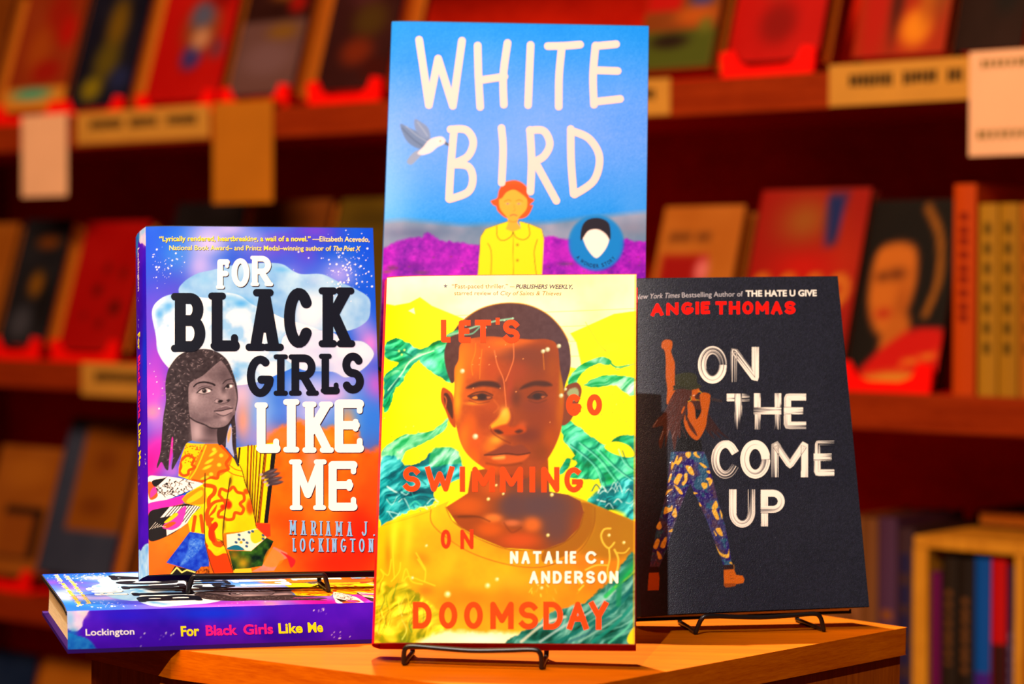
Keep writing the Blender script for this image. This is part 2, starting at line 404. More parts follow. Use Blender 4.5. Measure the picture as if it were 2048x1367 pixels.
    # blue skirt scraps
    P.fill(b([(450, 888), (600, 915), (640, 1120), (640, 1240), (500, 1290), (215, 1200), (330, 1050)]), np.array([25, 70, 215]) + (fbm(X, Y, 7, 41)[:, None] - .5) * np.array([60, 90, 60]), .6, False)
    P.fill(b([(460, 960), (600, 990), (560, 1060), (440, 1180), (350, 1230), (420, 1100)]), np.array([80, 150, 250]) + (fbm(X, Y, 3, 43)[:, None] - .5) * np.array([200, 200, 60]), 2, True, .6)
    P.fill(b([(250, 1320), (300, 1235), (520, 1290), (620, 1240), (670, 1320)]), (25, 22, 24), .5, False); P.line(b([(260, 1320), (320, 1250), (370, 1300), (420, 1275), (500, 1300)]), 3, (250, 235, 120), .4, False)
    P.fill(b([(500, 1320), (560, 1245), (640, 1240), (680, 1320)]), np.array([190, 90, 10]) + (fbm(X, Y, 4, 47)[:, None] - .5) * np.array([300, 160, 20]), .5, False)
    # coat
    yel = np.array([253, 222, 5]) + (fbm(X, Y, 40, 51)[:, None] - .5) * np.array([0, 55, 20])
    coat = b([(412, -10), (500, -2), (600, 0), (720, 0), (780, 20), (880, 140), (960, 250), (1000, 400), (1050, 540), (1085, 700), (1110, 840), (1110, 880), (820, 900), (780, 910), (790, 1020), (840, 1140), (885, 1310), (680, 1310), (640, 1180), (600, 1010), (595, 915), (450, 890), (430, 790), (470, 720), (560, 640), (400, 600), (370, 560), (420, 500), (560, 420), (590, 400), (440, 365), (335, 325), (340, 230), (370, 110)])
    P.fill(coat, yel, .6, False)
    P.clip = P.mask(coat, False)
    O1 = (252, 82, 5)
    P.fill(b([(600, 0), (720, 0), (790, 30), (870, 130), (820, 270), (740, 330), (640, 360), (520, 390), (430, 370)]), (250, 130, 10), .8)
    P.line(b([(760, 20), (850, 120), (810, 200), (830, 260), (740, 290), (720, 350), (640, 340), (560, 385), (480, 370)]), 6, O1, .6)
    P.line(b([(360, 170), (420, 120), (490, 150), (470, 210), (500, 240), (440, 270), (430, 310), (380, 320), (345, 280), (360, 230), (350, 180)]), 5.5, O1, .6)
    for q in [(690, 60), (760, 120), (740, 215), (660, 310)]: P.blob(*b([q])[0], 4.5, 4, (253, 215, 40), 1, 0, 3)
    for q, a in [((640, 180), -30), ((620, 240), -25), ((600, 345), -20), ((680, 100), -35)]: P.blob(*b([q])[0], 10, 3.2, (253, 215, 30), 1, a, 3)
    P.line(b([(610, 20), (560, 150), (500, 280), (450, 350)]), 3, (250, 200, 20), .5)
    for k in range(60):
        x, y = 400 + rng.random() * 190, 10 + rng.random() * 190
        if x < 610 - y * .45 and x > 400 - y * .2: P.blob(*b([(x, y)])[0], 1.5, 1.2, O1, .95, 0, 3)
    P.fill(b([(440, 500), (580, 440), (600, 600), (400, 610), (370, 570)]), (250, 150, 10), .8)
    P.fill(b([(420, 570), (560, 470), (570, 530), (450, 600)]), (253, 210, 20), .8)
    ring = lambda pts, ww: P.line(b(pts + pts[:1]), ww, O1, .6)
    ring([(740, 520), (760, 460), (830, 480), (880, 440), (920, 490), (980, 510), (990, 570), (950, 610), (985, 660), (960, 710), (900, 700), (880, 760), (820, 770), (780, 745), (735, 740), (740, 690), (790, 650), (800, 600)], 6)
    P.blob(*b([(835, 620)])[0], 7, 9, (230, 40, 5), 1, 0, 3); P.blob(*b([(780, 640)])[0], 6, 5, (230, 50, 5), 1, 0, 3); P.blob(*b([(1050, 640)])[0], 8, 16, O1, 1, 0, 3); P.blob(*b([(1010, 485)])[0], 6, 6, O1, 1, 0, 3)
    P.line(b([(600, 420), (690, 440), (690, 500), (640, 560), (640, 640)]), 8, O1, .6)
    P.line(b([(830, 570), (700, 590), (630, 670), (620, 760), (660, 850), (700, 1000), (790, 1020)]), 8, O1, .6, taper=(.6, 1.6))
    P.fill(b([(620, 760), (700, 640), (720, 620), (700, 690), (650, 740), (690, 760), (620, 830)]), O1, .6); P.fill(b([(640, 860), (700, 790), (730, 830), (690, 900), (700, 1000), (640, 960)]), (240, 50, 5), .6)
    P.fill(b([(600, 990), (700, 1130), (790, 1110), (840, 1140), (890, 1310), (680, 1310), (630, 1160)]), (246, 62, 5), .6); P.line(b([(640, 1050), (720, 1100), (780, 1050), (830, 1070)]), 5, (253, 220, 10), .6)
    P.line(b([(500, 740), (480, 880)]), 7, O1, .6); P.line(b([(560, 730), (580, 890)]), 7, O1, .6)
    P.line(b([(840, 215), (900, 260), (975, 280)]), 1.6, O1, .5); P.line(b([(820, 270), (880, 310), (975, 335)]), 1.6, O1, .5)
    P.line(b([(600, 300), (598, 500), (592, 800), (605, 1010), (650, 1200), (690, 1310)]), 1.8, (60, 40, 10), .5); P.line(b([(850, 350), (820, 560), (790, 760), (780, 960), (830, 1130), (885, 1310)]), 2.2, (60, 40, 10), .6)
    P.blob(*b([(855, 385)])[0], 3, 11, (80, 60, 10), .8, 8); P.blob(*b([(600, 360)])[0], 2, 9, (80, 60, 10), .7); P.blob(*b([(790, 830)])[0], 3, 12, (90, 70, 10), .7)
    for k in range(7): P.line(b([(770, 985), (710 + k * 14, 960 + k * 14)]), .8, (60, 45, 10), .4)
    P.clip = None
    P.line(b([(780, 20), (880, 140), (960, 250), (1000, 400), (1050, 540), (1085, 700), (1110, 840)]), 1.4, (50, 35, 10), .5)
    # cuffs
    P.fill(b([(815, 920), (930, 905), (1120, 860), (1215, 950), (1060, 1090), (820, 1065)]), (250, 245, 215), .5, False)
    P.fill(b([(1060, 900), (1130, 870), (1200, 950), (1110, 1010), (1060, 980)]), (253, 215, 30), 1)
    for q in [(940, 970), (910, 1000), (985, 975), (1020, 1005), (1015, 1040), (940, 925), (1040, 900), (1075, 890), (1180, 930), (1180, 965)]: P.blob(*b([q])[0], 3.4, 2.6, (30, 80, 130), .95, 30, 3)
    P.blob(*b([(960, 1000)])[0], 3, 3, (245, 170, 20), 1, 0, 3)
    P.fill(b([(820, 1070), (870, 1035), (930, 1030), (990, 1080)]), (10, 110, 150), .5)
    P.fill(b([(835, 1085), (1060, 1090), (1215, 955), (1285, 990), (1170, 1240), (1050, 1260), (930, 1300), (880, 1280)]), np.array([22, 62, 22]) + (fbm(X, Y, 12, 61)[:, None] - .5) * np.array([90, 150, 10]), .5, False)
    P.blob(*b([(980, 1210)])[0], 12, 12, (215, 170, 20), .8); P.blob(*b([(890, 1130)])[0], 10, 10, (190, 130, 10), .6)
    P.fill(b([(1110, 805), (1250, 815), (1255, 940), (1215, 950), (1120, 860)]), (243, 55, 20), .6, False)
    P.fill(b([(1285, 1045), (1420, 1110), (1430, 1160), (1350, 1190), (1290, 1290), (1060, 1300), (1170, 1240)]), np.array([200, 130, 110]) + (fbm(X, Y, 16, 67)[:, None] - .5) * 50, .6, False)
    P.fill(b([(1250, 1060), (1390, 1160), (1300, 1250), (1180, 1220)]), (250, 140, 20), 1, True, .6); P.fill(b([(1360, 1100), (1500, 1180), (1460, 1260), (1420, 1160)]), (235, 30, 40), 1)
    P.fill(b([(880, 1300), (900, 1270), (1060, 1262), (1070, 1310), (890, 1310)]), (252, 205, 40), .6, False)
    # hand
    for q, ang, L in [((1230, 290), -22, 17), ((1250, 325), -18, 18), ((1270, 365), -14, 18), ((1290, 400), -10, 16)]:
        x, y = b([q])[0]; P.blob(x + 3, y, L, 4.6, (70, 58, 66), 1, ang, 4); P.blob(x - L * .8, y + L * .28, 4, 2.6, (175, 160, 170), .95, ang, 3); P.blob(x + 8, y - 2, 8, 1.5, (130, 115, 125), .6, ang)
    # ------- the girl: drawn in pencil greys
    g = lambda q: zm(5.258, 300, 700, q)
    hair_n = fbm(X, Y, 5, 71)[:, None]
    P.fill(g([(205, 240), (290, 130), (400, 75), (560, 55), (680, 80), (770, 140), (820, 210), (870, 340), (905, 480), (905, 600), (880, 760), (890, 900), (895, 1100), (920, 1290), (880, 1230), (850, 1060), (845, 880), (830, 850), (790, 980), (785, 1090), (700, 1040), (500, 1000), (430, 1020), (370, 1060), (300, 1200), (280, 1240), (235, 1320), (225, 1290), (240, 1180), (225, 1100), (200, 1200), (190, 1320), (160, 1310), (120, 1240), (80, 1300), (75, 1270), (110, 1130), (125, 950), (140, 760), (165, 600), (160, 430), (175, 320)]), np.array([52, 44, 50]) + (hair_n - .5) * 36, .6)
    P.fill(g([(820, 870), (845, 880), (852, 1060), (870, 1190), (800, 1100), (785, 1090), (795, 980)]), (160, 180, 235), .8)
    P.fill(g([(800, 960), (835, 880), (838, 950), (810, 1040)]), (250, 170, 110), 1.5)
    P.fill(g([(228, 985), (240, 1000), (235, 1120), (222, 1180), (205, 1280), (205, 1180), (215, 1080)]), (235, 40, 180), .8)
    for k in range(430):                       # light glints on the braids
        x, y = rng.uniform(130, 900), rng.uniform(70, 1230)
        if y > 420 and 400 < x < 850: continue
        if y > 300 and 480 < x < 820: continue
        if y < 260 and abs(x - 520) > 360 - (260 - y) * 1.1: continue
        if y > 1020 and (x > 330 and x < 850): continue
        a = rng.uniform(-50, 50) + (90 if rng.random() < .3 else 0)
        idx_ok = (x - 205) > -(y - 240) * .12 - 40
        if idx_ok: P.blob(*g([(x, y)])[0], 2.3, .75, (176, 160, 168), .62, a)
    # neck and face
    P.fill(g([(405, 700), (420, 860), (435, 1020), (560, 1045), (700, 1050), (705, 900), (640, 800)]), (128, 112, 122), .8, False)
    P.blob(*g([(490, 930)])[0], 12, 22, (190, 172, 182), .8); P.blob(*g([(640, 900)])[0], 16, 18, (66, 54, 62), .8); P.blob(*g([(590, 1020)])[0], 20, 4, (90, 76, 86), .7)
    P.fill(g([(700, 890), (800, 850), (790, 980), (740, 1060), (705, 1050)]), (44, 36, 42), .8)
    face = g([(400, 450), (430, 400), (540, 340), (620, 270), (700, 200), (745, 180), (800, 250), (860, 370), (885, 470), (905, 560), (890, 680), (870, 760), (810, 850), (740, 885), (640, 890), (530, 850), (440, 800), (405, 720), (398, 580)])
    P.fill(face, np.array([128, 113, 122]) + (fbm(X, Y, 3, 77)[:, None] - .5) * 34, .7)
    P.clip = P.mask(face)
    for q in [(770, 330, 90, 110, (72, 60, 68), .75), (640, 330, 70, 60, (92, 78, 86), .6), (560, 380, 60, 30, (150, 134, 144), .5), (460, 570, 50, 70, (186, 168, 178), .75), (520, 620, 90, 60, (158, 142, 152), .5), (600, 690, 90, 60, (120, 104, 114), .6), (560, 800, 110, 40, (92, 78, 88), .75), (450, 760, 50, 40, (96, 82, 92), .6), (730, 510, 36, 80, (158, 142, 152), .65), (850, 560, 40, 100, (98, 84, 94), .7), (760, 480, 26, 46, (70, 58, 66), .75), (770, 790, 46, 30, (176, 158, 168), .8), (690, 820, 60, 30, (130, 114, 124), .5), (850, 760, 40, 60, (84, 70, 80), .7), (580, 470, 80, 34, (108, 92, 102), .55), (640, 560, 40, 60, (112, 97, 107), .5), (690, 770, 40, 20, (82, 68, 78), .6)]:
        x, y = g([q[:2]])[0]; P.blob(x, y, q[2] / 5.26, q[3] / 5.26, q[4], q[5])
    dk = (34, 26, 32)
    P.line(g([(452, 452), (490, 418), (560, 404), (640, 420), (668, 436)]), 4.2, dk, .7, taper=(.6, .9)); P.line(g([(755, 420), (790, 385), (850, 372), (866, 400)]), 3, (48, 38, 46), .8, taper=(.6, .8))
    P.fill(g([(490, 515), (540, 478), (600, 472), (630, 500), (590, 522), (530, 524)]), (190, 180, 186), .6); P.blob(*g([(562, 496)])[0], 4.6, 4.6, (28, 22, 28), 1, 0, 3); P.blob(*g([(610, 497)])[0], 2.6, 2.2, (245, 240, 245), 1, 0, 3); P.blob(*g([(556, 488)])[0], 1, 1, (200, 195, 200), .9)
    P.line(g([(485, 518), (530, 478), (590, 464), (640, 488)]), 2, dk, .6); P.line(g([(500, 520), (560, 530), (620, 515)]), 1.1, (60, 48, 56), .6); P.line(g([(500, 470), (560, 446), (640, 456)]), 1, (62, 50, 58), .7)
    P.fill(g([(775, 470), (810, 432), (850, 430), (862, 452), (840, 468), (800, 476)]), (170, 160, 166), .6); P.blob(*g([(806, 450)])[0], 4, 4, (28, 22, 28), 1, 0, 3); P.blob(*g([(836, 446)])[0], 2.6, 2.8, (245, 240, 245), 1, 0, 3); P.line(g([(770, 470), (808, 428), (862, 424)]), 1.9, dk, .6)
    P.line(g([(668, 600), (690, 580), (720, 586)]), 1.2, (70, 56, 66), .7); P.fill(g([(700, 606), (728, 590), (756, 598), (740, 618), (710, 622)]), (30, 22, 28), .8); P.fill(g([(790, 596), (812, 584), (828, 592), (810, 612)]), (40, 32, 38), .8)
    P.blob(*g([(690, 605)])[0], 3, 4, (180, 164, 174), .8); P.blob(*g([(775, 560)])[0], 6, 6, (168, 152, 162), .7); P.line(g([(670, 622), (730, 634), (800, 618), (832, 590)]), 1.1, (66, 54, 62), .8)
    P.fill(g([(672, 710), (740, 665), (790, 655), (820, 662), (852, 680), (800, 700), (740, 706)]), (104, 88, 98), .8); P.fill(g([(672, 712), (740, 706), (850, 682), (845, 720), (790, 748), (720, 740)]), (160, 142, 152), .8)
    P.line(g([(665, 710), (740, 706), (800, 690), (858, 680)]), 1.5, (28, 20, 26), .6); P.line(g([(690, 735), (760, 760), (840, 725)]), 1.3, (62, 50, 60), .9); P.line(g([(735, 668), (790, 654), (840, 668)]), 1, (176, 160, 170), .7)
    P.clip = None
    P.line(g([(405, 770), (470, 815), (560, 850), (640, 888), (740, 885), (810, 850), (870, 760)]), 2.2, (34, 26, 32), 1)
    P.line(g([(745, 180), (800, 250), (860, 370), (888, 470), (905, 580), (885, 700)]), 1.6, (46, 38, 44), .8)

INK_BLACK, INK_WHITE = (14, 18, 34), (255, 255, 252)
def letters_sky():
    z1 = lambda c, a, b, d, e, w, s: glyph(c, a / 3.798 + 250, b / 3.797 + 440, d / 3.798 + 250, e / 3.797 + 440, w, s)
    z2 = lambda c, a, b, d, e, w, s, dy=0: glyph(c, a / 2.628 + 250, b / 2.629 + 680, d / 2.628 + 250, e / 2.629 + 680, w, s, dy)
    L = []
    wh = z1('F', 678, 345, 785, 570, 11, 7) + z1('O', 800, 337, 932, 556, 10.5, 0) + z1('R', 938, 318, 1108, 548, 11, 7)
    wh += z2('L', 668, 362, 808, 628, 17.5, 11) + z2('I', 815, 345, 912, 626, 17.5, 14) + z2('K', 920, 358, 1087, 628, 17, 12) + z2('E', 1090, 347, 1243, 627, 17, 8)
    wh += z2('M', 855, 663, 1045, 930, 15, 11) + z2('E', 1058, 672, 1209, 934, 16, 8)
    bl = z1('B', 343, 602, 603, 1049, 21.5, 15) + z1('L', 618, 598, 862, 1044, 21.5, 15) + z1('A', 905, 570, 1190, 1041, 22, 18) + z1('C', 1192, 560, 1417, 1018, 22, 0) + z1('K', 1452, 555, 1732, 1012, 21.5, 16)
    bl += z2('G', 632, 115, 772, 333, 16, 0) + z2('I', 775, 108, 842, 326, 15, 12.5) + z2('R', 848, 108, 1003, 326, 15.5, 11) + z2('L', 1005, 105, 1117, 319, 15, 11) + z2('S', 1127, 98, 1243, 315, 16, 0)
    cy = word('MARIAMA', (574.3, 1054), (700.5, 1058), 29, 3.3, 3, .62) + word('J.', (718, 1057), (743, 1058), 29, 3.3, 3, .6) + word('LOCKINGTON', (580, 1090), (742.5, 1092), 27, 3.3, 2.8, .6)
    return [(wh, (40, 16, 40), (1.5, 1.5)), (wh, INK_WHITE, 0), (bl, INK_BLACK, 0), (cy, (40, 15, 25), (.9, .9)), (cy, (132, 188, 240), 0)]
# ---------------------------------------------------------------- jacket picture: young man in a yellow shirt among green waves
def art_swim(P):
    rng = random.Random(9)
    X, Y = P.X, P.Y
    n = fbm(X, Y, 70, 3)[:, None]
    z5 = lambda q: zm(3.3333, 720, 530, q)
    z6 = lambda q: zm(2.927, 720, 900, q)
    f = lambda q: zm(4.272, 870, 590, q)
    k = lambda q: zm(3.18, 740, 880, q)
    v = lambda q: zm(2.734, 750, 560, q)
    P.base((253, 238, 0)); P.C += (n - .5) * np.array([8, 40, 30])
    # pale sky and faint roofs
    P.fill(z5([(100, 40), (1900, 40), (1900, 300), (1690, 330), (1400, 460), (1440, 520), (1480, 700), (1380, 680), (1200, 500), (700, 370), (480, 280), (400, 222), (330, 258), (230, 272), (100, 240)]), np.array([253, 250, 196]) + (n - .5) * np.array([0, 20, 90]), 1.2, False)
    P.fill(z5([(320, 310), (360, 290), (368, 335)]), (252, 248, 200), 1, False)
    P.fill(z5([(1560, 560), (1700, 520), (1720, 560), (1560, 600)]), (250, 225, 20), 2, True, .5)
    for y in range(640, 1000, 30): P.line([(760, y), (1270, y - 22)], 1, (246, 222, 0), .8, False, .5)
    for x in range(1140, 1270, 24): P.line([(x, 690), (x - 6, 840)], 1, (244, 215, 0), .8, False, .5)
    # waves
    wn = fbm(X, Y, 26, 13); al, ac = X * .82 - Y * .57, X * .57 + Y * .82; bendn = (fbm(X, Y, 80, 44) - .5) * 70; wf = np.clip((fbm(al * .22 + bendn * .2, ac + bendn, 9, 15, 3) - .5) * 6, -1.3, 1.6)
    wc = np.array([28, 178, 128]) + (wn - .5)[:, None] * np.array([130, 70, 150]) + wf[:, None] * np.array([40, 44, 36])
    wl = np.array([90, 205, 150]) + (wn - .5)[:, None] * np.array([170, 60, 130]) + wf[:, None] * np.array([56, 34, 46])
    wb = np.array([10, 150, 165]) + (wn - .5)[:, None] * np.array([90, 130, 120]) + wf[:, None] * np.array([50, 48, 46])
    P.fill(v([(55, 350), (110, 320), (180, 345), (240, 385), (300, 360), (360, 330), (440, 320), (440, 360), (380, 375), (290, 420), (230, 450), (180, 500), (150, 560), (100, 610), (85, 680), (45, 720), (45, 600), (50, 520), (130, 455), (60, 430)]), wc, .9, True, 1, 3)
    P.fill(v([(240, 440), (300, 400), (400, 370), (420, 560), (350, 530), (300, 500)]), wc, .9, True, 1, 3)
    P.line(v([(60, 530), (160, 470), (260, 400), (380, 350), (470, 310), (600, 255)]), 7, wl, 1.5)
    P.line(v([(70, 600), (140, 520), (200, 440), (320, 390)]), 3, (190, 240, 215), 1); P.line(v([(60, 380), (140, 390), (200, 420)]), 3, (10, 120, 90), 1); P.line(v([(50, 640), (90, 590), (130, 540)]), 5, (10, 110, 100), 1.5)
    P.blob(*v([(75, 390)])[0], 10, 11, (10, 140, 100), .8); P.dots(v([(130, 390), (160, 385), (145, 410)]), 2.6, (190, 230, 120), .9)
    P.fill(v([(30, 940), (80, 890), (150, 850), (230, 840), (320, 820), (370, 780), (400, 760), (380, 820), (310, 870), (230, 910), (170, 935), (140, 990), (100, 1030), (60, 1060), (30, 1080)]), wl, .9, True, 1, 2)
    P.fill(v([(25, 1000), (100, 960), (160, 1010), (240, 1000), (310, 940), (350, 920), (440, 930), (470, 1000), (480, 1080), (430, 1100), (330, 1150), (320, 1220), (230, 1250), (120, 1290), (20, 1330)]), wb, .9, True, 1, 4)
    P.fill(v([(310, 930), (360, 915), (440, 925), (470, 1000), (400, 1010), (300, 1020)]), wl, 2, True, .9, 2)
    for _ in range(26):
        x, y = rng.uniform(25, 300), rng.uniform(1080, 1280)
        P.line(v([(x, y), (x + 30, y + rng.uniform(-30, 40)), (x + 60, y + rng.uniform(-30, 50))]), rng.uniform(1, 3.4), rng.choice([(225, 250, 250), (190, 235, 240), (0, 90, 110), (10, 120, 130), (60, 210, 190)]), .9, True, .8)
    # right side waves
    P.fill(f([(1130, 740), (1180, 660), (1240, 600), (1400, 540), (1500, 560), (1480, 600), (1390, 590), (1290, 640), (1230, 700), (1180, 800), (1150, 830)]), wl, .9, True, 1, 2)
    P.fill(z5([(1490, 800), (1620, 740), (1740, 740), (1840, 770), (1840, 870), (1760, 850), (1690, 800), (1580, 815)]), wl, .9, True, 1, 3)
    P.line(z5([(1430, 720), (1500, 660), (1620, 620), (1700, 680), (1790, 670)]), 3.4, wl, .8); P.line(z5([(1700, 680), (1710, 700), (1760, 680), (1830, 660)]), 1.6, (110, 190, 90), .7)
    P.fill(z5([(1340, 1060), (1390, 1040), (1480, 1100), (1560, 1160), (1640, 1200), (1700, 1160), (1760, 1130), (1840, 1150), (1840, 1190), (1740, 1190), (1700, 1250), (1840, 1330), (1840, 1420), (1400, 1420), (1440, 1330), (1420, 1250), (1360, 1180)]), wc, .9, True, 1, 3)
    P.fill(k([(1240, 0), (1400, 10), (1500, 50), (1560, 20), (1640, 0), (1690, 10), (1690, 490), (1600, 450), (1480, 440), (1380, 390), (1460, 330), (1440, 220), (1370, 150), (1280, 130), (1260, 180), (1190, 230), (1230, 140), (1310, 90)]), wc, .9, True, 1, 4)
    P.fill(k([(1490, 40), (1560, 10), (1650, 40), (1680, 100), (1620, 110), (1530, 80)]), (253, 235, 0), .8)
    P.fill(k([(1440, 330), (1560, 270), (1690, 240), (1690, 500), (1560, 450), (1400, 400)]), wb, 4, True, .9, 3)
    for _ in range(30):
        x, y = rng.uniform(1400, 1660), rng.uniform(300, 470)
        if y < 480 - (1680 - x) * .25: P.line(k([(x, y), (x + 25, y + rng.uniform(-50, 10)), (x + 50, y + rng.uniform(-20, 40))]), rng.uniform(1, 3.2), rng.choice([(235, 250, 250), (200, 235, 235), (20, 170, 180), (0, 100, 120)]), .9, True, .8)
    for q in [[(1250, 20), (1420, 160), (1480, 300)], [(1330, 20), (1450, 120), (1560, 260)], [(1440, 60), (1560, 180), (1670, 260)], [(1580, 60), (1620, 150), (1690, 200)]]:
        P.line(k(q), 2.6, (120, 225, 205), 1, True, .8); P.line(k([(a + 25, b + 10) for a, b in q]), 2.4, (0, 105, 95), 1, True, .7)
    for _ in range(40): P.blob(rng.choice([rng.uniform(765, 860), rng.uniform(1150, 1265)]), rng.uniform(690, 1010), .9, .9, rng.choice([(120, 110, 0), (250, 250, 180), (40, 120, 60)]), .8)
    P.line(z5([(1500, 385), (1540, 450), (1590, 530), (1640, 580)]), .9, (180, 170, 30), .6)
    # ears, neck, shirt
    P.fill(k([(480, 430), (560, 380), (620, 340), (640, 200), (1130, 120), (1140, 330), (1260, 350), (1340, 390), (1370, 470), (1340, 560), (1240, 660), (1100, 705), (850, 690), (680, 620), (560, 550)]), (150, 66, 14), .8, False)
    nk = P.mask(k([(480, 430), (560, 380), (620, 340), (640, 200), (1130, 120), (1140, 330), (1260, 350), (1340, 390), (1370, 470), (1340, 560), (1240, 660), (1100, 705), (850, 690), (680, 620), (560, 550)]), False)
    P.clip = nk
    for q in [(620, 420, 130, 60, (196, 84, 10), .9), (1080, 420, 270, 130, (86, 62, 66), 1), (900, 420, 80, 90, (88, 60, 62), .95), (1180, 560, 110, 130, (92, 62, 62), .9), (780, 300, 90, 70, (190, 82, 18), .8), (920, 260, 120, 50, (100, 58, 50), .8), (780, 500, 60, 30, (236, 130, 50), .8), (900, 530, 60, 22, (210, 110, 60), .8), (1030, 540, 60, 50, (226, 108, 30), .8), (760, 570, 90, 50, (206, 88, 10), .8), (950, 640, 130, 50, (196, 76, 20), .9), (600, 490, 90, 14, (110, 50, 10), .7)]:
        P.blob(*k([q[:2]])[0], q[2] / 3.18, q[3] / 3.18, q[4], q[5], 0, 1.5)
    P.line(k([(560, 490), (680, 490), (760, 520)]), 2.4, (90, 40, 10), 1.5, True, .7); P.line(k([(850, 530), (900, 590), (960, 560)]), 2.2, (120, 52, 20), 2, True, .8)
    P.clip = None
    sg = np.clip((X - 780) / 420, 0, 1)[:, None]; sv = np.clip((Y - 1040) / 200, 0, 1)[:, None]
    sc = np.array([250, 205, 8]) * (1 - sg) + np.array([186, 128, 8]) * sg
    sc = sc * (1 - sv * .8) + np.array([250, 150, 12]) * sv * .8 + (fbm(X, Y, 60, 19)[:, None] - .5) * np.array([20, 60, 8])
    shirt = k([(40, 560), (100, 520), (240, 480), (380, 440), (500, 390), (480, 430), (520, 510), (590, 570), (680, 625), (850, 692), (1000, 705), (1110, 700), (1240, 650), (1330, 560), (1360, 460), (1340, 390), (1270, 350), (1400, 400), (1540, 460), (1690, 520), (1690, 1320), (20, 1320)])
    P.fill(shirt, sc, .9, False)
    P.clip = P.mask(shirt, False)
    P.fill(k([(1340, 400), (1430, 430), (1420, 560), (1340, 680), (1240, 740), (1100, 780), (1110, 700), (1240, 650), (1330, 560), (1360, 460)]), (150, 92, 8), 1.4, True, .9)
    P.fill(k([(1420, 420), (1690, 530), (1690, 700), (1560, 760), (1400, 740), (1330, 720), (1420, 560)]), (158, 108, 10), 6, True, .8)
    P.line(k([(385, 445), (390, 530), (480, 620), (640, 720), (850, 790), (1050, 815), (1200, 780), (1340, 700), (1420, 560), (1430, 430)]), 1.6, (140, 80, 5), .9, True, .85)
    P.line(k([(480, 430), (520, 510), (590, 570), (680, 625), (850, 692), (1000, 705), (1110, 700), (1240, 650), (1330, 560), (1360, 460)]), 2.2, (120, 60, 10), 1, True, .8)
    P.line(k([(60, 545), (240, 500), (380, 455)]), 1, (200, 140, 0), .7, True, .8)
    for q in [(140, 640, 30, 200, (253, 240, 40), .7, 8), (240, 620, 30, 160, (252, 222, 30), .6, 5), (500, 780, 50, 120, (253, 190, 20), .5, 25), (330, 760, 60, 40, (236, 120, 0), .6, 30), (110, 740, 26, 120, (226, 110, 0), .7, 0), (900, 900, 160, 60, (252, 176, 30), .5, 0), (650, 1010, 150, 60, (242, 120, 0), .7, 0), (880, 1060, 200, 70, (243, 128, 5), .7, 0), (350, 960, 60, 40, (240, 100, 10), .6, 0), (1350, 780, 80, 60, (214, 110, 20), .6, 0)]:
        P.blob(*k([q[:2]])[0], q[2] / 3.18, q[3] / 3.18, q[4], q[5], q[6])
    P.clip = None
    # spray at the bottom, reeds of water left, wave right
    gn = np.array([190, 190, 20]) + wf[:, None] * np.array([50, 40, 20]) + (wn - .5)[:, None] * np.array([140, 60, 60])
    P.fill(k([(20, 1330), (25, 900), (60, 880), (120, 930), (200, 900), (260, 940), (330, 1000), (420, 1080), (480, 1170), (460, 1250), (500, 1330)]), gn, 4, True, .85, 6)
    P.fill(k([(300, 1330), (420, 1230), (560, 1220), (700, 1230), (860, 1230), (1000, 1240), (950, 1330)]), (253, 250, 190), 5, True, 1, 4)
    P.blob(*k([(700, 1275)])[0], 60, 10, (255, 254, 235), .9)
    P.fill(k([(880, 1330), (960, 1230), (1060, 1170), (1160, 1100), (1280, 1060), (1380, 1030), (1460, 960), (1560, 860), (1690, 740), (1690, 1330)]), np.array([44, 128, 116]) + wf[:, None] * np.array([44, 40, 40]) + (wn - .5)[:, None] * np.array([90, 100, 110]), 2, True, 1, 5)
    for q, c, ww in [([(1080, 1290), (1250, 1180), (1400, 1100), (1560, 960)], (170, 205, 205), 5), ([(960, 1290), (1100, 1180), (1240, 1130)], (215, 220, 195), 6), ([(1180, 1300), (1400, 1180), (1560, 1080), (1680, 940)], (0, 105, 100), 7), ([(1500, 1000), (1600, 900), (1690, 790)], (20, 190, 80), 8), ([(1420, 1290), (1560, 1180), (1680, 1050)], (10, 135, 120), 7), ([(1520, 1300), (1640, 1200), (1690, 1120)], (90, 205, 170), 5), ([(1330, 1290), (1480, 1200), (1600, 1120)], (130, 190, 180), 4), ([(1560, 940), (1640, 880), (1690, 830)], (120, 200, 60), 4), ([(1240, 1300), (1380, 1240), (1520, 1140)], (40, 110, 120), 5), ([(1560, 1040), (1640, 980), (1690, 900)], (0, 90, 95), 6)]:
        P.line(k(q), ww, c, 1.6, True, .8)
    P.fill(k([(1640, 1290), (1650, 1240), (1690, 1200), (1690, 1330)]), (250, 220, 20), 1.5)
    for _ in range(55):
        x, y = rng.uniform(30, 440), rng.uniform(960, 1290)
        if x > 60 + (y - 900) * 1.1: continue
        P.line(k([(x, y), (x + rng.uniform(-18, 30), y - 60), (x + rng.uniform(-20, 60), y - rng.uniform(90, 150))]), rng.uniform(1, 2.6), rng.choice([(250, 245, 60), (245, 225, 30), (120, 160, 20), (90, 140, 30), (210, 225, 90), (160, 120, 0)]), .8, True, .85, (1.2, .4))
    for q in [[(60, 900), (80, 860), (60, 820), (110, 860), (130, 760)], [(290, 720), (330, 790), (350, 830), (345, 900)], [(130, 900), (180, 840), (190, 780)], [(200, 900), (225, 820), (260, 900), (330, 920)], [(345, 830), (320, 790), (300, 760)], [(150, 880), (140, 700), (150, 620)], [(210, 900), (240, 870), (330, 900), (410, 930)]]:
        P.line(k(q), 2.4, (250, 215, 30), .8, True, .9)
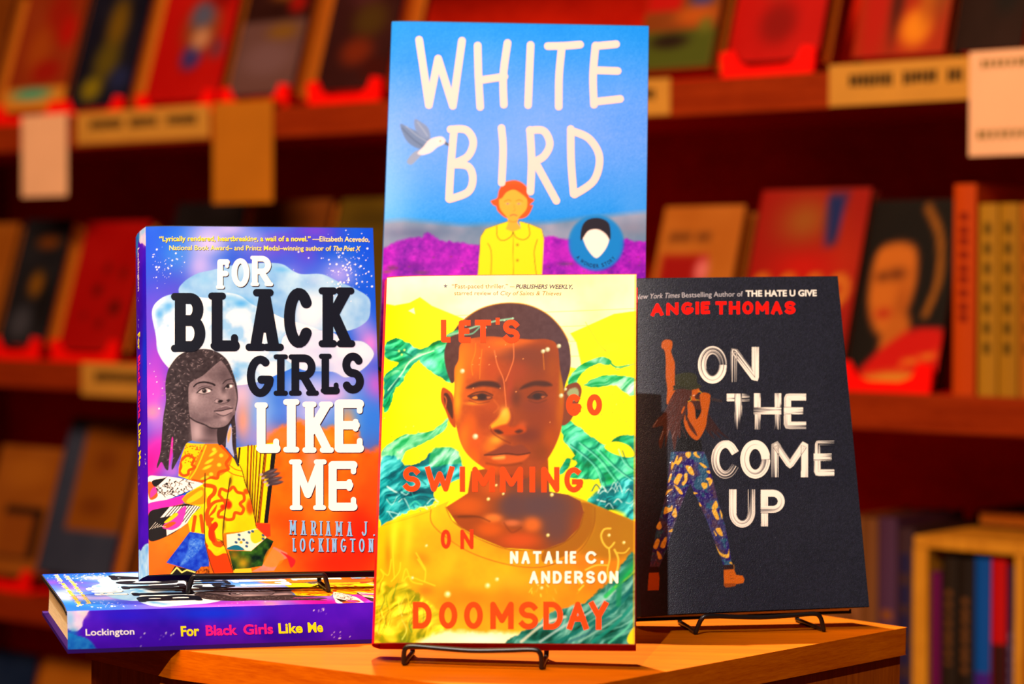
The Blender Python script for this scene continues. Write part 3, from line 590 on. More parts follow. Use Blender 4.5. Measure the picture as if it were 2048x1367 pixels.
    for _ in range(60):
        x, y = rng.uniform(1000, 1560), rng.uniform(900, 1120)
        if y > 1080 - (x - 1000) * .3: continue
        P.line(k([(x, y), (x + rng.uniform(-20, 30), y - rng.uniform(10, 30))]), rng.uniform(1.4, 3), rng.choice([(252, 215, 60), (250, 225, 110), (220, 170, 10), (190, 170, 40)]), .8, False, .85)
    for q, ww in [([(1530, 565), (1490, 570), (1470, 610), (1485, 660), (1520, 690), (1555, 655)], 3.4), ([(1520, 690), (1525, 760), (1510, 840), (1530, 900)], 3), ([(1555, 700), (1580, 760), (1570, 840), (1540, 900)], 3.6), ([(1570, 720), (1620, 720), (1650, 690)], 2.4), ([(1510, 800), (1440, 800), (1370, 830)], 3)]:
        P.line(k(q), ww, (226, 196, 60), .8)
    P.line(k([(1580, 1050), (1600, 880), (1680, 780)]), 10, (20, 140, 90), 3, True, .8)
    # head
    P.fill(f([(60, 800), (110, 815), (150, 860), (165, 950), (175, 1130), (130, 1100), (90, 1000), (50, 900)]), (172, 70, 12), .8)
    P.fill(f([(75, 850), (110, 850), (145, 930), (150, 1060), (110, 1000), (80, 920)]), (74, 40, 26), 1.2); P.line(f([(80, 870), (95, 900), (90, 960)]), 2, (205, 100, 40), 1)
    P.fill(f([(1110, 800), (1160, 760), (1220, 755), (1250, 830), (1200, 980), (1150, 1080), (1080, 1110), (1085, 950)]), (120, 62, 40), 1)
    P.fill(f([(1120, 830), (1200, 800), (1230, 850), (1180, 900)]), (150, 190, 140), 1.5, True, .8, 3)
    P.fill(f([(160, 750), (110, 690), (80, 560), (85, 460), (130, 360), (220, 240), (340, 150), (480, 95), (640, 75), (800, 95), (950, 165), (1060, 270), (1130, 390), (1155, 520), (1150, 640), (1110, 770), (1090, 850), (1040, 800), (300, 500)]), np.array([82, 50, 46]) + (fbm(X, Y, 8, 23)[:, None] - .5) * 16 + np.clip((X - 930) / 200, 0, 1)[:, None] * np.array([-6, 4, 16]), 1.0)
    P.line(f([(190, 270), (340, 150), (480, 95), (640, 75), (800, 95), (950, 165), (1060, 270), (1135, 390)]), 1.8, (200, 130, 20), 1.2, True, .8)
    hd = f([(215, 430), (300, 380), (460, 360), (600, 370), (800, 385), (960, 385), (1040, 440), (1065, 640), (1100, 850), (1085, 1080), (1045, 1240), (960, 1400), (850, 1520), (700, 1590), (560, 1560), (400, 1470), (280, 1370), (215, 1260), (175, 1100), (155, 950), (165, 800), (165, 640), (200, 560)])
    P.fill(hd, (170, 74, 22), 1)
    P.clip = P.mask(hd, True, 1.2)
    FS = fbm(X, Y, 7, 29)[:, None] - .5
    P.C += FS * np.array([22, 14, 8]) * P.clip[:, None]
    for q in [(850, 900, 260, 700, (126, 56, 28), .9), (250, 520, 90, 130, (236, 120, 10), .9), (330, 560, 130, 140, (216, 100, 12), .7), (205, 700, 50, 170, (246, 140, 10), .85), (190, 900, 36, 160, (252, 168, 10), .8), (480, 640, 90, 120, (168, 66, 26), .8), (600, 420, 160, 50, (236, 112, 20), .8), (560, 490, 110, 40, (226, 110, 30), .6), (760, 400, 90, 26, (206, 96, 20), .7), (760, 520, 240, 70, (112, 56, 40), .85), (880, 560, 160, 120, (116, 56, 36), .8), (700, 660, 100, 90, (150, 60, 34), .6), (1000, 620, 60, 120, (150, 72, 20), .6), (1075, 800, 20, 170, (168, 124, 14), .8), (1060, 1010, 40, 160, (176, 90, 10), .8), (990, 920, 60, 120, (150, 66, 30), .6),
              (640, 830, 36, 150, (160, 60, 36), .7), (560, 760, 40, 60, (112, 50, 36), .7), (690, 880, 50, 80, (90, 46, 34), .75), (300, 860, 80, 40, (212, 96, 20), .7), (420, 960, 130, 30, (176, 74, 26), .7), (330, 930, 80, 16, (244, 150, 30), .8), (420, 1060, 120, 100, (148, 60, 26), .75), (300, 1120, 60, 120, (206, 90, 12), .85), (250, 1240, 50, 130, (240, 120, 10), .85), (340, 1250, 90, 90, (206, 84, 20), .7), (320, 1400, 60, 90, (230, 100, 0), .8), (470, 1300, 60, 60, (226, 124, 20), .7), (520, 1240, 60, 40, (240, 165, 40), .85), (850, 950, 120, 60, (120, 54, 40), .7), (900, 1080, 130, 120, (128, 54, 30), .6), (780, 1200, 140, 70, (104, 46, 34), .8), (980, 1240, 70, 130, (166, 72, 8), .7), (900, 1340, 80, 80, (120, 56, 20), .7), (700, 1500, 160, 40, (150, 62, 20), .8), (480, 1480, 90, 60, (206, 80, 0), .8), (640, 1560, 150, 24, (90, 44, 26), .7)]:
        P.blob(*f([q[:2]])[0], q[2] / 4.27, q[3] / 4.27, q[4], q[5], 0, 1.2)
    # brows, eyes
    P.fill(f([(265, 800), (300, 770), (380, 742), (480, 740), (540, 760), (555, 800), (480, 790), (400, 785), (320, 800)]), (70, 38, 30), 2.4); P.fill(f([(720, 810), (760, 770), (850, 738), (950, 742), (1000, 775), (940, 785), (850, 780), (770, 800)]), (72, 40, 32), 2.4)
    P.fill(f([(285, 872), (340, 852), (420, 848), (485, 872), (470, 895), (400, 905), (330, 900)]), (82, 44, 34), 1.6); P.blob(*f([(400, 872)])[0], 9, 7, (52, 34, 32), 1, 0, 2.5); P.fill(f([(315, 880), (350, 868), (360, 890), (330, 892)]), (226, 130, 40), 1.2); P.fill(f([(440, 872), (478, 876), (450, 892)]), (170, 90, 50), 1.2)
    P.fill(f([(790, 880), (850, 846), (920, 842), (950, 870), (900, 892), (830, 895)]), (80, 44, 36), 1.6); P.blob(*f([(870, 868)])[0], 9, 7, (52, 36, 36), 1, 0, 2.5); P.fill(f([(905, 868), (940, 868), (915, 884)]), (170, 90, 50), 1.2)
    P.line(f([(280, 870), (340, 840), (420, 832), (490, 860)]), 2.2, (66, 34, 26), 1.4); P.line(f([(790, 875), (850, 832), (920, 830), (955, 862)]), 2.2, (66, 36, 28), 1.4)
    P.line(f([(290, 905), (370, 930), (460, 915)]), 1.6, (110, 48, 22), 1.4, True, .8); P.line(f([(800, 905), (870, 925), (950, 900)]), 1.6, (96, 46, 30), 1.4, True, .8); P.line(f([(500, 900), (540, 960), (500, 1010)]), 2, (200, 100, 40), 2, True, .6)
    # nose
    P.fill(f([(600, 970), (632, 1000), (635, 1060), (600, 1110), (540, 1130), (480, 1150), (470, 1120), (530, 1060)]), (245, 160, 30), 3); P.blob(*f([(590, 1010)])[0], 9, 12, (250, 190, 70), .8)
    P.fill(f([(590, 1110), (660, 1130), (720, 1110), (770, 1130), (770, 1170), (700, 1190), (600, 1200), (520, 1170), (480, 1150)]), (176, 66, 12), 3); P.fill(f([(500, 1160), (540, 1152), (580, 1180), (540, 1190)]), (70, 36, 26), 2); P.fill(f([(680, 1170), (720, 1150), (750, 1165), (710, 1185)]), (80, 40, 30), 2)
    P.line(f([(470, 1130), (490, 1180), (560, 1230), (640, 1270)]), 2.4, (112, 46, 20), 1.6, True, .8); P.line(f([(640, 980), (660, 1060), (640, 1120)]), 3, (130, 54, 30), 2.5, True, .6); P.blob(*f([(745, 1110)])[0], 9, 7, (190, 80, 30), .6)
    # lips
    P.fill(k([(730, 95), (800, 60), (860, 30), (910, 40), (960, 30), (1000, 60), (1010, 85), (900, 95), (800, 100)]), (126, 58, 36), 2); P.fill(k([(740, 105), (830, 95), (940, 100), (1010, 90), (980, 130), (900, 152), (820, 148)]), (192, 84, 28), 2); P.line(k([(725, 98), (800, 96), (870, 88), (940, 96), (1015, 84)]), 2.2, (70, 34, 22), 1.2); P.fill(k([(780, 112), (850, 102), (850, 122), (790, 124)]), (250, 160, 70), 2.5); P.line(k([(740, 150), (840, 165), (960, 150)]), 3, (110, 48, 14), 3, True, .7)
    for q in [[(505, 480), (530, 600), (580, 720), (595, 840), (605, 960)], [(665, 400), (670, 540), (640, 640), (600, 740)]]: P.line(f(q), 1.7, (236, 130, 70), .7, True, .85)
    for q in [[(345, 420), (340, 500), (310, 600), (320, 690)], [(400, 470), (385, 600), (380, 720)], [(920, 500), (930, 640)]]: P.line(f(q), 1.4, (240, 150, 30), .8, True, .6)
    P.dots(f([(380, 545), (460, 600), (375, 600), (320, 600), (460, 450), (690, 830), (555, 800), (520, 530), (980, 1090), (325, 800), (750, 550), (600, 430)]), 1.3, (245, 160, 90), .9)
    P.clip = None
    for q, r in [((232, 655), 5), ((342, 1212), 6), ((920, 485), 4.4), ((958, 470), 5), ((1055, 440), 4.6), ((1075, 862), 4.6), ((1112, 808), 3)]:
        x, y = f([q])[0]; P.blob(x, y, r, r, (186, 196, 150), .95, 0, 3); P.blob(x + 1, y - 1, r * .5, r * .5, (246, 246, 220), .95, 0, 2)
    for q, r in [((750, 378), 3.6), ((1155, 350), 4), ((1130, 608), 3.6), ((745, 930), 6), ((490, 985), 7), ((355, 675), 3), ((1520, 608), 3.4), ((1615, 655), 3.4), ((800, 290), 2.6), ((265, 880), 3.4), ((1090, 945), 3.6), ((805, 890), 4.4), ((845, 345), 2.6)]:
        x, y = k([q])[0]; P.blob(x, y, r, r, (222, 216, 110), .9, 0, 3); P.blob(x + .8, y - .8, r * .5, r * .5, (250, 250, 210), .9, 0, 2)
    P.line(f([(-70, 480), (30, 440), (110, 360), (190, 320)]), 7, wl, 1.4); P.line(f([(110, 350), (200, 330), (280, 300), (380, 265), (470, 240), (540, 225), (660, 208)]), 3.6, (130, 190, 160), 1); P.line(f([(250, 345), (320, 335), (380, 280)]), 3, (100, 165, 140), 1)
    P.dots(f([(262, 268), (662, 206), (590, 222), (430, 285)]), 2.2, (160, 210, 180), .95)
    # dark yellow rim line down the right edge of the jacket
    P.line([(1269.5, 552), (1268, 1290)], 2.4, (232, 170, 0), .8, False, .7)

def letters_swim():
    z5 = lambda c, a, b, d, e, w: glyph(c, a / 3.3333 + 720, b / 3.3333 + 530, d / 3.3333 + 720, e / 3.3333 + 530, w)
    z6 = lambda c, a, b, d, e, w: glyph(c, a / 2.927 + 720, b / 2.927 + 900, d / 2.927 + 720, e / 2.927 + 900, w)
    o = z5('L', 538, 372, 602, 522, 11) + z5('E', 657, 374, 736, 524, 11) + z5('T', 765, 372, 872, 522, 11) + z5("'", 893, 358, 940, 404, 8) + z5('S', 950, 370, 1062, 526, 11) + z5('G', 1372, 862, 1474, 1008, 11.5) + z5('O', 1510, 862, 1612, 1005, 11.5)
    for c, a, d in [('S', 248, 352), ('W', 380, 550), ('I', 583, 612), ('M', 655, 787), ('M', 818, 952), ('I', 988, 1026), ('N', 1060, 1166), ('G', 1194, 1306)]:
        o += z6(c, a, 96 + a * .005, d, 244 + a * .005, 10.8)
    for c, a, d in [('D', 305, 417), ('O', 458, 567), ('O', 606, 717), ('M', 760, 898), ('S', 926, 1042), ('D', 1072, 1188), ('A', 1212, 1338), ('Y', 1343, 1453)]:
        o += z6(c, a, 892, d, 1050 + (a - 300) * .008, 11.3)
    r = z6('O', 470, 468, 530, 580, 7.4) + z6('N', 585, 468, 662, 582, 7.4)
    wt = word('NATALIE', (1019.6, 1103.5), (1152, 1103.5), 25, 5.2, 0, .42) + word('C.', (1171, 1103.5), (1204, 1103.5), 25, 5.2, 0, .35) + word('ANDERSON', (1058.5, 1143.5), (1237, 1143.5), 25, 5.2, 0, .34)
    return [(o, (252, 70, 2), 0), (r, (226, 52, 2), 0), (wt, (255, 255, 240), 0)]
# ---------------------------------------------------------------- jacket picture: blue sky, small white bird, girl in a yellow coat
def art_bird(P):
    rng = random.Random(5)
    X, Y = P.X, P.Y
    z = lambda q: zm(2.579, 750, 30, q)
    t = np.clip((Y - 45) / 400, 0, 1)[:, None]
    P.base((0, 132, 240))
    P.C += np.sin(t * 3.0) * np.array([80, 12, 10]) + (fbm(X, Y, 120, 2)[:, None] - .5) * np.array([40, 16, 6]) + (fbm(X, Y, 2.2, 7, 2)[:, None] - .5) * np.array([34, 16, 8])
    P.blob(770, 400, 60, 150, (150, 200, 252), .55); P.blob(1010, 300, 170, 120, (112, 160, 250), .5); P.blob(1270, 420, 40, 60, (80, 150, 245), .5)
    P.fill(z([(-60, 1075), (150, 1062), (300, 1075), (450, 1090), (700, 1080), (900, 1075), (1100, 1050), (1300, 1030), (1500, 1010), (1500, 3000), (-60, 3000)]), np.array([112, 134, 172]) + (fbm(X, Y, 60, 4)[:, None] - .5) * np.array([90, 50, 40]), 7, False)
    P.blob(*z([(200, 1130)])[0], 70, 12, (70, 80, 130), .5); P.blob(*z([(1330, 1110)])[0], 40, 16, (120, 120, 150), .6)
    pn = fbm(X, Y, 26, 9)[:, None]; pf = fbm(X, Y, 6, 12)[:, None]
    pc = np.array([142, 12, 186]) + (pn - .5) * np.array([110, 30, 60]) + (pf - .5) * np.array([60, 30, 40])
    P.fill(z([(-60, 1225), (60, 1205), (110, 1170), (160, 1165), (200, 1150), (240, 1152), (270, 1125), (300, 1140), (340, 1170), (430, 1180), (540, 1195), (700, 1195), (860, 1150), (920, 1150), (1000, 1165), (1150, 1175), (1300, 1160), (1360, 1175), (1500, 1170), (1500, 3000), (-60, 3000)]), pc, 3, False, 1, 4)
    for q in [(90, 1310, 26, 14, (70, 60, 60)), (200, 1300, 60, 20, (90, 0, 140)), (60, 1330, 20, 8, (120, 110, 60)), (240, 1335, 40, 10, (90, 70, 90)), (980, 1290, 40, 10, (70, 70, 100)), (1350, 1300, 40, 30, (110, 0, 160)), (420, 1260, 60, 30, (170, 20, 200)), (960, 1230, 60, 40, (165, 20, 190))]:
        P.blob(*z([q[:2]])[0], q[2] / 2.6, q[3] / 2.6, q[4], .6)
    for _ in range(60):
        x, y = rng.uniform(760, 1300), rng.uniform(500, 548)
        P.blob(x, y, rng.uniform(1, 2.5), 1.2, rng.choice([(120, 60, 20), (200, 80, 220), (80, 100, 50), (60, 10, 120)]), .5)
    # bird
    P.fill(z([(130, 570), (180, 590), (240, 620), (290, 650), (270, 700), (210, 690), (160, 650)]), (96, 122, 170), 1.6); P.fill(z([(205, 545), (240, 560), (275, 590), (285, 640), (250, 640), (210, 600)]), (112, 136, 184), 1.6)
    P.line(z([(140, 590), (200, 650), (260, 690)]), 2.4, (70, 90, 130), 1.4, True, .7); P.line(z([(160, 580), (220, 630), (270, 660)]), 1.8, (150, 170, 205), 1.2, True, .8); P.line(z([(220, 560), (250, 600), (270, 630)]), 2, (150, 172, 208), 1.2, True, .8)
    P.fill(z([(165, 760), (200, 715), (240, 700), (250, 715), (200, 770), (180, 778)]), (130, 150, 190), 1.4)
    P.fill(z([(220, 720), (250, 685), (280, 650), (320, 635), (350, 636), (366, 660), (350, 675), (320, 690), (290, 715), (250, 728)]), (216, 206, 222), 1.2); P.blob(*z([(336, 655)])[0], 6, 5, (238, 218, 220), .8)
    P.fill(z([(362, 658), (405, 688), (360, 676)]), (84, 88, 108), .8, False); P.blob(*z([(337, 657)])[0], 1.6, 1.6, (30, 70, 40), 1, 0, 3)
    # girl
    P.fill(z([(598, 965), (630, 950), (640, 910), (670, 870), (730, 860), (780, 890), (790, 940), (822, 960), (800, 985), (815, 990), (790, 1040), (750, 1058), (680, 1055), (635, 1020), (625, 995), (608, 985)]), (222, 84, 22), .9)
    P.fill(z([(650, 930), (690, 905), (760, 912), (785, 960), (780, 1010), (745, 1050), (735, 1075), (750, 1110), (710, 1125), (675, 1108), (685, 1070), (680, 1050), (648, 1010), (640, 970)]), (246, 164, 52), .9)
    P.fill(z([(640, 950), (650, 900), (700, 880), (770, 890), (800, 970), (770, 940), (720, 908), (680, 920), (655, 950)]), (214, 76, 18), .9)
    P.line(z([(690, 910), (720, 902), (760, 915)]), 1, (170, 50, 10), .8, True, .7); P.line(z([(690, 1068), (715, 1074), (740, 1066)]), 1.4, (214, 120, 40), 1)
    for q in [(685, 980), (742, 980)]: P.blob(*z([q])[0], 4.6, 2, (186, 170, 130), .9); P.blob(*z([q])[0], 1.6, 1.6, (70, 90, 110), .9)
    P.line(z([(668, 968), (688, 960), (702, 966)]), 1, (196, 100, 20), .8); P.line(z([(728, 966), (745, 960), (762, 968)]), 1, (196, 100, 20), .8)
    P.line(z([(716, 985), (722, 1012), (712, 1018)]), .9, (214, 120, 50), .8, True, .8); P.line(z([(698, 1042), (715, 1036), (732, 1042)]), 2.6, (216, 110, 60), 1)
    body = z([(530, 1345), (545, 1150), (570, 1110), (640, 1085), (690, 1070), (675, 1110), (710, 1125), (752, 1108), (745, 1070), (800, 1085), (860, 1110), (872, 1160), (862, 1345), (860, 1700), (530, 1700)])
    P.fill(body, (234, 214, 8), .9, False)
    dk = (70, 66, 20)
    P.line(body[:5], 1, dk, .7, False, .7); P.line(body[8:12], 1, dk, .7, False, .7)
    P.line(z([(628, 1095), (632, 1150), (660, 1170), (700, 1150), (712, 1125)]), 1.3, dk, .7); P.line(z([(712, 1125), (730, 1155), (770, 1165), (798, 1140), (792, 1090)]), 1.3, dk, .7)
    P.line(z([(712, 1128), (714, 1345)]), 1, (120, 110, 20), .7); P.line(z([(583, 1185), (600, 1230), (598, 1345)]), 1.2, dk, .7); P.line(z([(838, 1165), (822, 1230), (832, 1345)]), 1.2, dk, .7)
    for q in [(735, 1192), (735, 1272)]: P.blob(*z([q])[0], 3.6, 3.6, (190, 168, 10), 1, 0, 3); P.blob(*z([q])[0], 1.2, 1.2, dk, .9)
    # round badge, its drawing kept to a plain oval with a dark cap
    P.blob(1192.5, 488.5, 56, 56, (8, 118, 206), 1, 0, 14)
    P.fill(z([(1070, 1140), (1080, 1090), (1140, 1060), (1200, 1085), (1210, 1150), (1195, 1205), (1160, 1250), (1135, 1258), (1100, 1220), (1080, 1180)]), (238, 224, 224), .9)
    P.fill(z([(1062, 1170), (1068, 1100), (1100, 1062), (1160, 1055), (1208, 1085), (1214, 1165), (1190, 1135), (1150, 1112), (1100, 1120)]), (30, 26, 40), .9)

def letters_bird():
    z = lambda *q: zm(2.579, 750, 30, q)
    c = lambda *q: [tuple(p) for p in spline(z(*q))]
    s = [z((228, 135), (278, 472), (326, 232), (402, 476), (449, 140)), c((530, 165), (534, 320), (543, 482)), c((684, 152), (662, 320), (665, 470)), z((535, 345), (668, 325)), c((803, 162), (796, 320), (790, 472)), c((892, 168), (980, 166), (1058, 160)), c((964, 172), (950, 320), (948, 480)), c((1138, 165), (1125, 320), (1130, 470)), z((1138, 168), (1244, 158)), z((1132, 292), (1252, 296)), z((1130, 455), (1265, 440)),
         c((408, 598), (392, 780), (382, 955)), c((390, 597), (470, 600), (507, 660), (480, 735), (402, 775)), c((402, 778), (480, 788), (505, 850), (480, 920), (385, 957)), c((653, 590), (661, 700), (654, 872)), c((800, 600), (808, 760), (802, 918)), c((798, 602), (870, 605), (902, 670), (872, 735), (812, 768)), z((832, 775), (936, 965)), c((1010, 595), (1012, 760), (1025, 930)), c((1016, 605), (1105, 645), (1158, 740), (1130, 860), (1030, 933))]
    return [([(p, 15) for p in s], (226, 200, 202), 0)]
# ---------------------------------------------------------------- jacket picture: black card with a singer, one fist raised
def fig_dark():
    """flat printed shapes: (kind, points, colour, width)"""
    a = lambda q: zm(5.26, 1300, 670, q)
    b = lambda q: zm(4.555, 1300, 900, q)
    sk, hr, pl = (176, 84, 2), (66, 32, 26), (50, 52, 112)
    S = []
    F = lambda q, c, sm=True: S.append((q, c, sm))
    F(a([(200, 98), (240, 120), (240, 180), (230, 230), (265, 340), (268, 440), (268, 560), (275, 640), (230, 760), (185, 770), (190, 620), (175, 480), (175, 330), (162, 215), (132, 180), (134, 130), (160, 102)]), sk)
    F(a([(270, 640), (300, 620), (450, 625), (440, 690), (400, 760), (390, 850), (370, 1000), (420, 1180), (360, 1150), (330, 1250), (300, 1100), (265, 1270), (220, 1050), (175, 1230), (170, 1090), (130, 1240), (105, 1160), (150, 1010), (45, 1020), (90, 930), (170, 860), (210, 750)]), hr)
    F(a([(605, 860), (640, 920), (740, 1060), (830, 1150), (700, 1070), (760, 1160), (640, 1060), (680, 1150), (590, 1050), (600, 950)]), (46, 24, 26))
    F(a([(330, 960), (370, 900), (400, 1060), (470, 1160), (540, 1150), (552, 1275), (275, 1275), (290, 1180), (330, 1120)]), (10, 10, 16), False)
    F(a([(480, 800), (540, 830), (520, 950), (490, 930)]), (14, 12, 18))
    F(a([(450, 690), (530, 690), (540, 830), (480, 830), (440, 760)]), (58, 28, 22)); F(a([(445, 630), (510, 605), (530, 650), (500, 670), (470, 700), (490, 745), (440, 745)]), sk, False)
    F(a([(400, 770), (440, 760), (475, 830), (490, 940), (540, 860), (530, 760), (525, 690), (545, 665), (580, 660), (635, 690), (625, 800), (605, 900), (590, 1010), (545, 1110), (500, 1160), (440, 1130), (385, 1050), (360, 960), (375, 890), (385, 960), (400, 900)]), sk)
    F(a([(390, 890), (420, 960), (470, 1040), (500, 1120), (440, 1060), (400, 980)]), (70, 30, 12)); F(a([(335, 860), (360, 805), (372, 815), (345, 880)]), sk)
    F(a([(632, 712), (758, 738), (762, 765), (632, 745)]), (48, 40, 44), False)
    F(a([(250, 635), (275, 560), (270, 480), (330, 455), (430, 450), (490, 480), (500, 560), (545, 600), (440, 632), (340, 615), (290, 622)]), (44, 48, 30)); F(a([(270, 580), (400, 600), (500, 575), (500, 590), (400, 616), (262, 610)]), (36, 38, 24))
    for q in [[(405, 755), (435, 735), (432, 700)], [(510, 645), (530, 650), (545, 665)], [(485, 738), (520, 740)]]: S.append((a(q), (220, 180, 20), 1.3))
    F(a([(445, 688), (475, 684), (470, 695)]), (235, 225, 215), False)
    for q in [[(260, 700), (210, 780)], [(240, 720), (150, 880)], [(300, 690), (220, 850), (120, 960)], [(340, 700), (300, 880), (200, 1050)], [(250, 900), (180, 1080)], [(300, 950), (250, 1120)], [(330, 1010), (390, 1130)]]: S.append((a(q), (96, 52, 44), .8))
    for q in [[(95, 940), (50, 1010)], [(210, 1040), (190, 1110)], [(150, 1060), (120, 1150)], [(265, 1070), (240, 1140)]]: S.append((a(q), (150, 135, 140), .8))
    # trousers, boots
    F(b([(200, 62), (495, 62), (520, 130), (575, 330), (620, 520), (680, 720), (715, 900), (745, 1095), (670, 1100), (640, 1000), (570, 830), (520, 690), (430, 480), (370, 345), (330, 440), (265, 620), (215, 770), (160, 960), (100, 1110), (22, 1100), (50, 930), (80, 740), (130, 570), (165, 400), (185, 200)]), pl, False)
    S.append('camo')
    for q in [[(205, 150), (225, 160), (250, 100), (262, 105), (255, 145), (285, 105), (298, 130), (265, 180), (235, 170), (205, 225)], [(330, 70), (370, 65), (375, 95), (355, 120), (332, 100)], [(398, 75), (425, 62), (430, 85), (460, 118), (420, 108)], [(450, 165), (480, 170), (520, 205), (495, 210)], [(330, 190), (380, 200), (405, 270), (375, 270), (345, 235)], [(225, 330), (245, 290), (265, 260), (300, 270), (285, 310), (260, 360), (232, 350)], [(195, 262), (208, 270), (190, 330), (175, 335)], [(315, 270), (345, 260), (340, 330), (310, 370), (295, 345), (320, 320)], [(225, 360), (280, 400), (305, 445), (275, 440)], [(155, 455), (170, 410), (215, 400), (180, 430)], [(470, 350), (520, 350), (520, 390), (490, 400)], [(510, 310), (545, 300), (570, 330), (545, 375), (530, 330)], [(515, 240), (540, 235), (550, 262), (525, 255)], [(565, 575), (600, 510), (620, 560), (595, 590)], [(565, 600), (600, 590), (630, 670), (605, 680)], [(150, 560), (190, 570), (210, 545), (215, 590), (185, 610), (140, 625)], [(210, 630), (240, 570), (255, 640), (235, 660)], [(75, 740), (105, 690), (120, 750), (95, 765)], [(180, 785), (215, 760), (210, 790)], [(50, 920), (80, 850), (105, 870), (80, 940)], [(110, 920), (140, 850), (165, 840), (150, 930)], [(80, 960), (110, 985), (125, 1030), (95, 1030)], [(600, 770), (640, 760), (665, 830), (630, 820)], [(580, 780), (610, 820), (600, 830)], [(600, 910), (640, 980), (700, 1000), (720, 950), (715, 1030), (640, 1005)], [(720, 1075), (740, 1068), (750, 1092)], [(450, 520), (475, 560), (455, 555)], [(635, 590), (660, 640), (655, 680)], [(400, 430), (440, 440), (410, 450)]]:
        F(b(q), (238, 188, 62))
    F(b([(20, 1105), (95, 1100), (100, 1155), (12, 1155)]), (40, 18, 22), False); F(b([(668, 1095), (760, 1092), (765, 1135), (672, 1140)]), (40, 18, 22), False)
    F(b([(15, 1155), (98, 1155), (105, 1210), (100, 1318), (5, 1318), (10, 1220)]), (190, 92, 4), False); F(b([(672, 1140), (765, 1135), (785, 1185), (845, 1195), (860, 1230), (850, 1262), (785, 1270), (775, 1290), (690, 1300), (675, 1280)]), (204, 100, 2), False)
    F(b([(675, 1265), (780, 1262), (775, 1290), (690, 1300), (675, 1285)]), (150, 70, 4), False); S.append((b([(765, 1095), (768, 1135)]), (200, 130, 20), 1.2))
    for k in range(3): S.append((b([(725 + k * 3, 1165 + k * 28), (755 + k * 6, 1160 + k * 28)]), (150, 72, 2), .8))
    return S
def art_dark(P):
    X, Y = P.X, P.Y
    P.base((26, 30, 46)); P.C += (fbm(X, Y, 3.0, 3, 2)[:, None] - .5) * np.array([16, 15, 22]) + (fbm(X, Y, 60, 8)[:, None] - .5) * 6
    for it in fig_dark():
        if it == 'camo':
            m = P.mask(zm(4.555, 1300, 900, [(200, 62), (495, 62), (520, 130), (575, 330), (620, 520), (680, 720), (715, 900), (745, 1095), (670, 1100), (640, 1000), (570, 830), (520, 690), (430, 480), (370, 345), (330, 440), (265, 620), (215, 770), (160, 960), (100, 1110), (22, 1100), (50, 930), (80, 740), (130, 570), (165, 400), (185, 200)]), False)
            P.clip = m
            n, n2 = fbm(X, Y, 22, 31), fbm(X, Y, 20, 47)
            al = np.arange(len(X))
            P.mix(al, (34, 88, 126), np.clip((n - .54) * 30, 0, 1)); P.mix(al, (34, 16, 112), np.clip((n2 - .58) * 30, 0, 1)); P.mix(al, (70, 52, 86), np.clip((.42 - n) * 30, 0, 1))
            P.clip = None
        elif isinstance(it[2], bool): P.fill(it[0], it[1], .6, it[2])
        else: P.line(it[0], it[2], it[1], .6)

def letters_dark():
    z7 = lambda c, a, b, d, e, w: glyph(c, a / 3.798 + 1250, b / 3.797 + 540, d / 3.798 + 1250, e / 3.797 + 540, w)
    z8 = lambda c, a, b, d, e, w, dy=0: glyph(c, a / 2.593 + 1250, b / 2.594 + 840, d / 2.593 + 1250, e / 2.594 + 840, w)
    w = z7('O', 555, 617, 775, 903, 16) + z7('N', 800, 625, 1015, 892, 14) + z7('T', 772, 980, 945, 1252, 15) + z7('H', 975, 977, 1185, 1252, 14) + z7('E', 1205, 977, 1374, 1248, 14.5)
    w += z8('C', 448, 132, 592, 332, 15.5) + z8('O', 597, 132, 752, 332, 17.5) + z8('M', 758, 132, 950, 325, 15) + z8('E', 977, 128, 1084, 320, 14.5) + z8('U', 540, 388, 675, 586, 14.5) + z8('P', 703, 388, 829, 580, 14.5)
    r = word('ANGIE', (1304.5, 616), (1419.5, 613.5), 25, 6.8, 0, .24) + word('THOMAS', (1431, 613.5), (1590.5, 613), 26, 6.8, 0, .22)
    return [(w, (252, 250, 238), 0), (r, (250, 16, 4), 0)]
# ---------------------------------------------------------------- book builder
M_JACKET = art_mat('glossy_printed_paper', .42, .05)
M_MATT = art_mat('matt_printed_paper', .4, .34, .5)
M_SPOT = art_mat('varnished_ink', .4, .5, .6, 1., .12, 500., .001)
M_PLAIN = art_mat('printed_paper', .6, .12)
M_PAGES = mottled('page_edges', (236, 214, 170), .8, .1, .16, 30, (2, 90, 2), .2)
M_PAGES_OLD = mottled('tan_page_edges', (228, 136, 40), .8, .1, .2, 30, (2, 90, 2), .2)
M_BOARD = mottled('black_cloth_board', (16, 14, 16), .6, .3, .3, 400)
M_BOARD_RED = mottled('red_cloth_board', (190, 16, 4), .5, .4, .15, 300)

def homog(src, dst):
    A = []
    for (x, y), (u, v) in zip(src, dst):
        A.append([x, y, 1, 0, 0, 0, -u * x, -u * y, -u]); A.append([0, 0, 0, x, y, 1, -v * x, -v * y, -v])
    return np.linalg.svd(np.array(A))[2][-1].reshape(3, 3)
def hmap(Hm, p):
    p = np.asarray(p, float); q = np.c_[p, np.ones(len(p))] @ Hm.T
    return q[:, :2] / q[:, 2:]

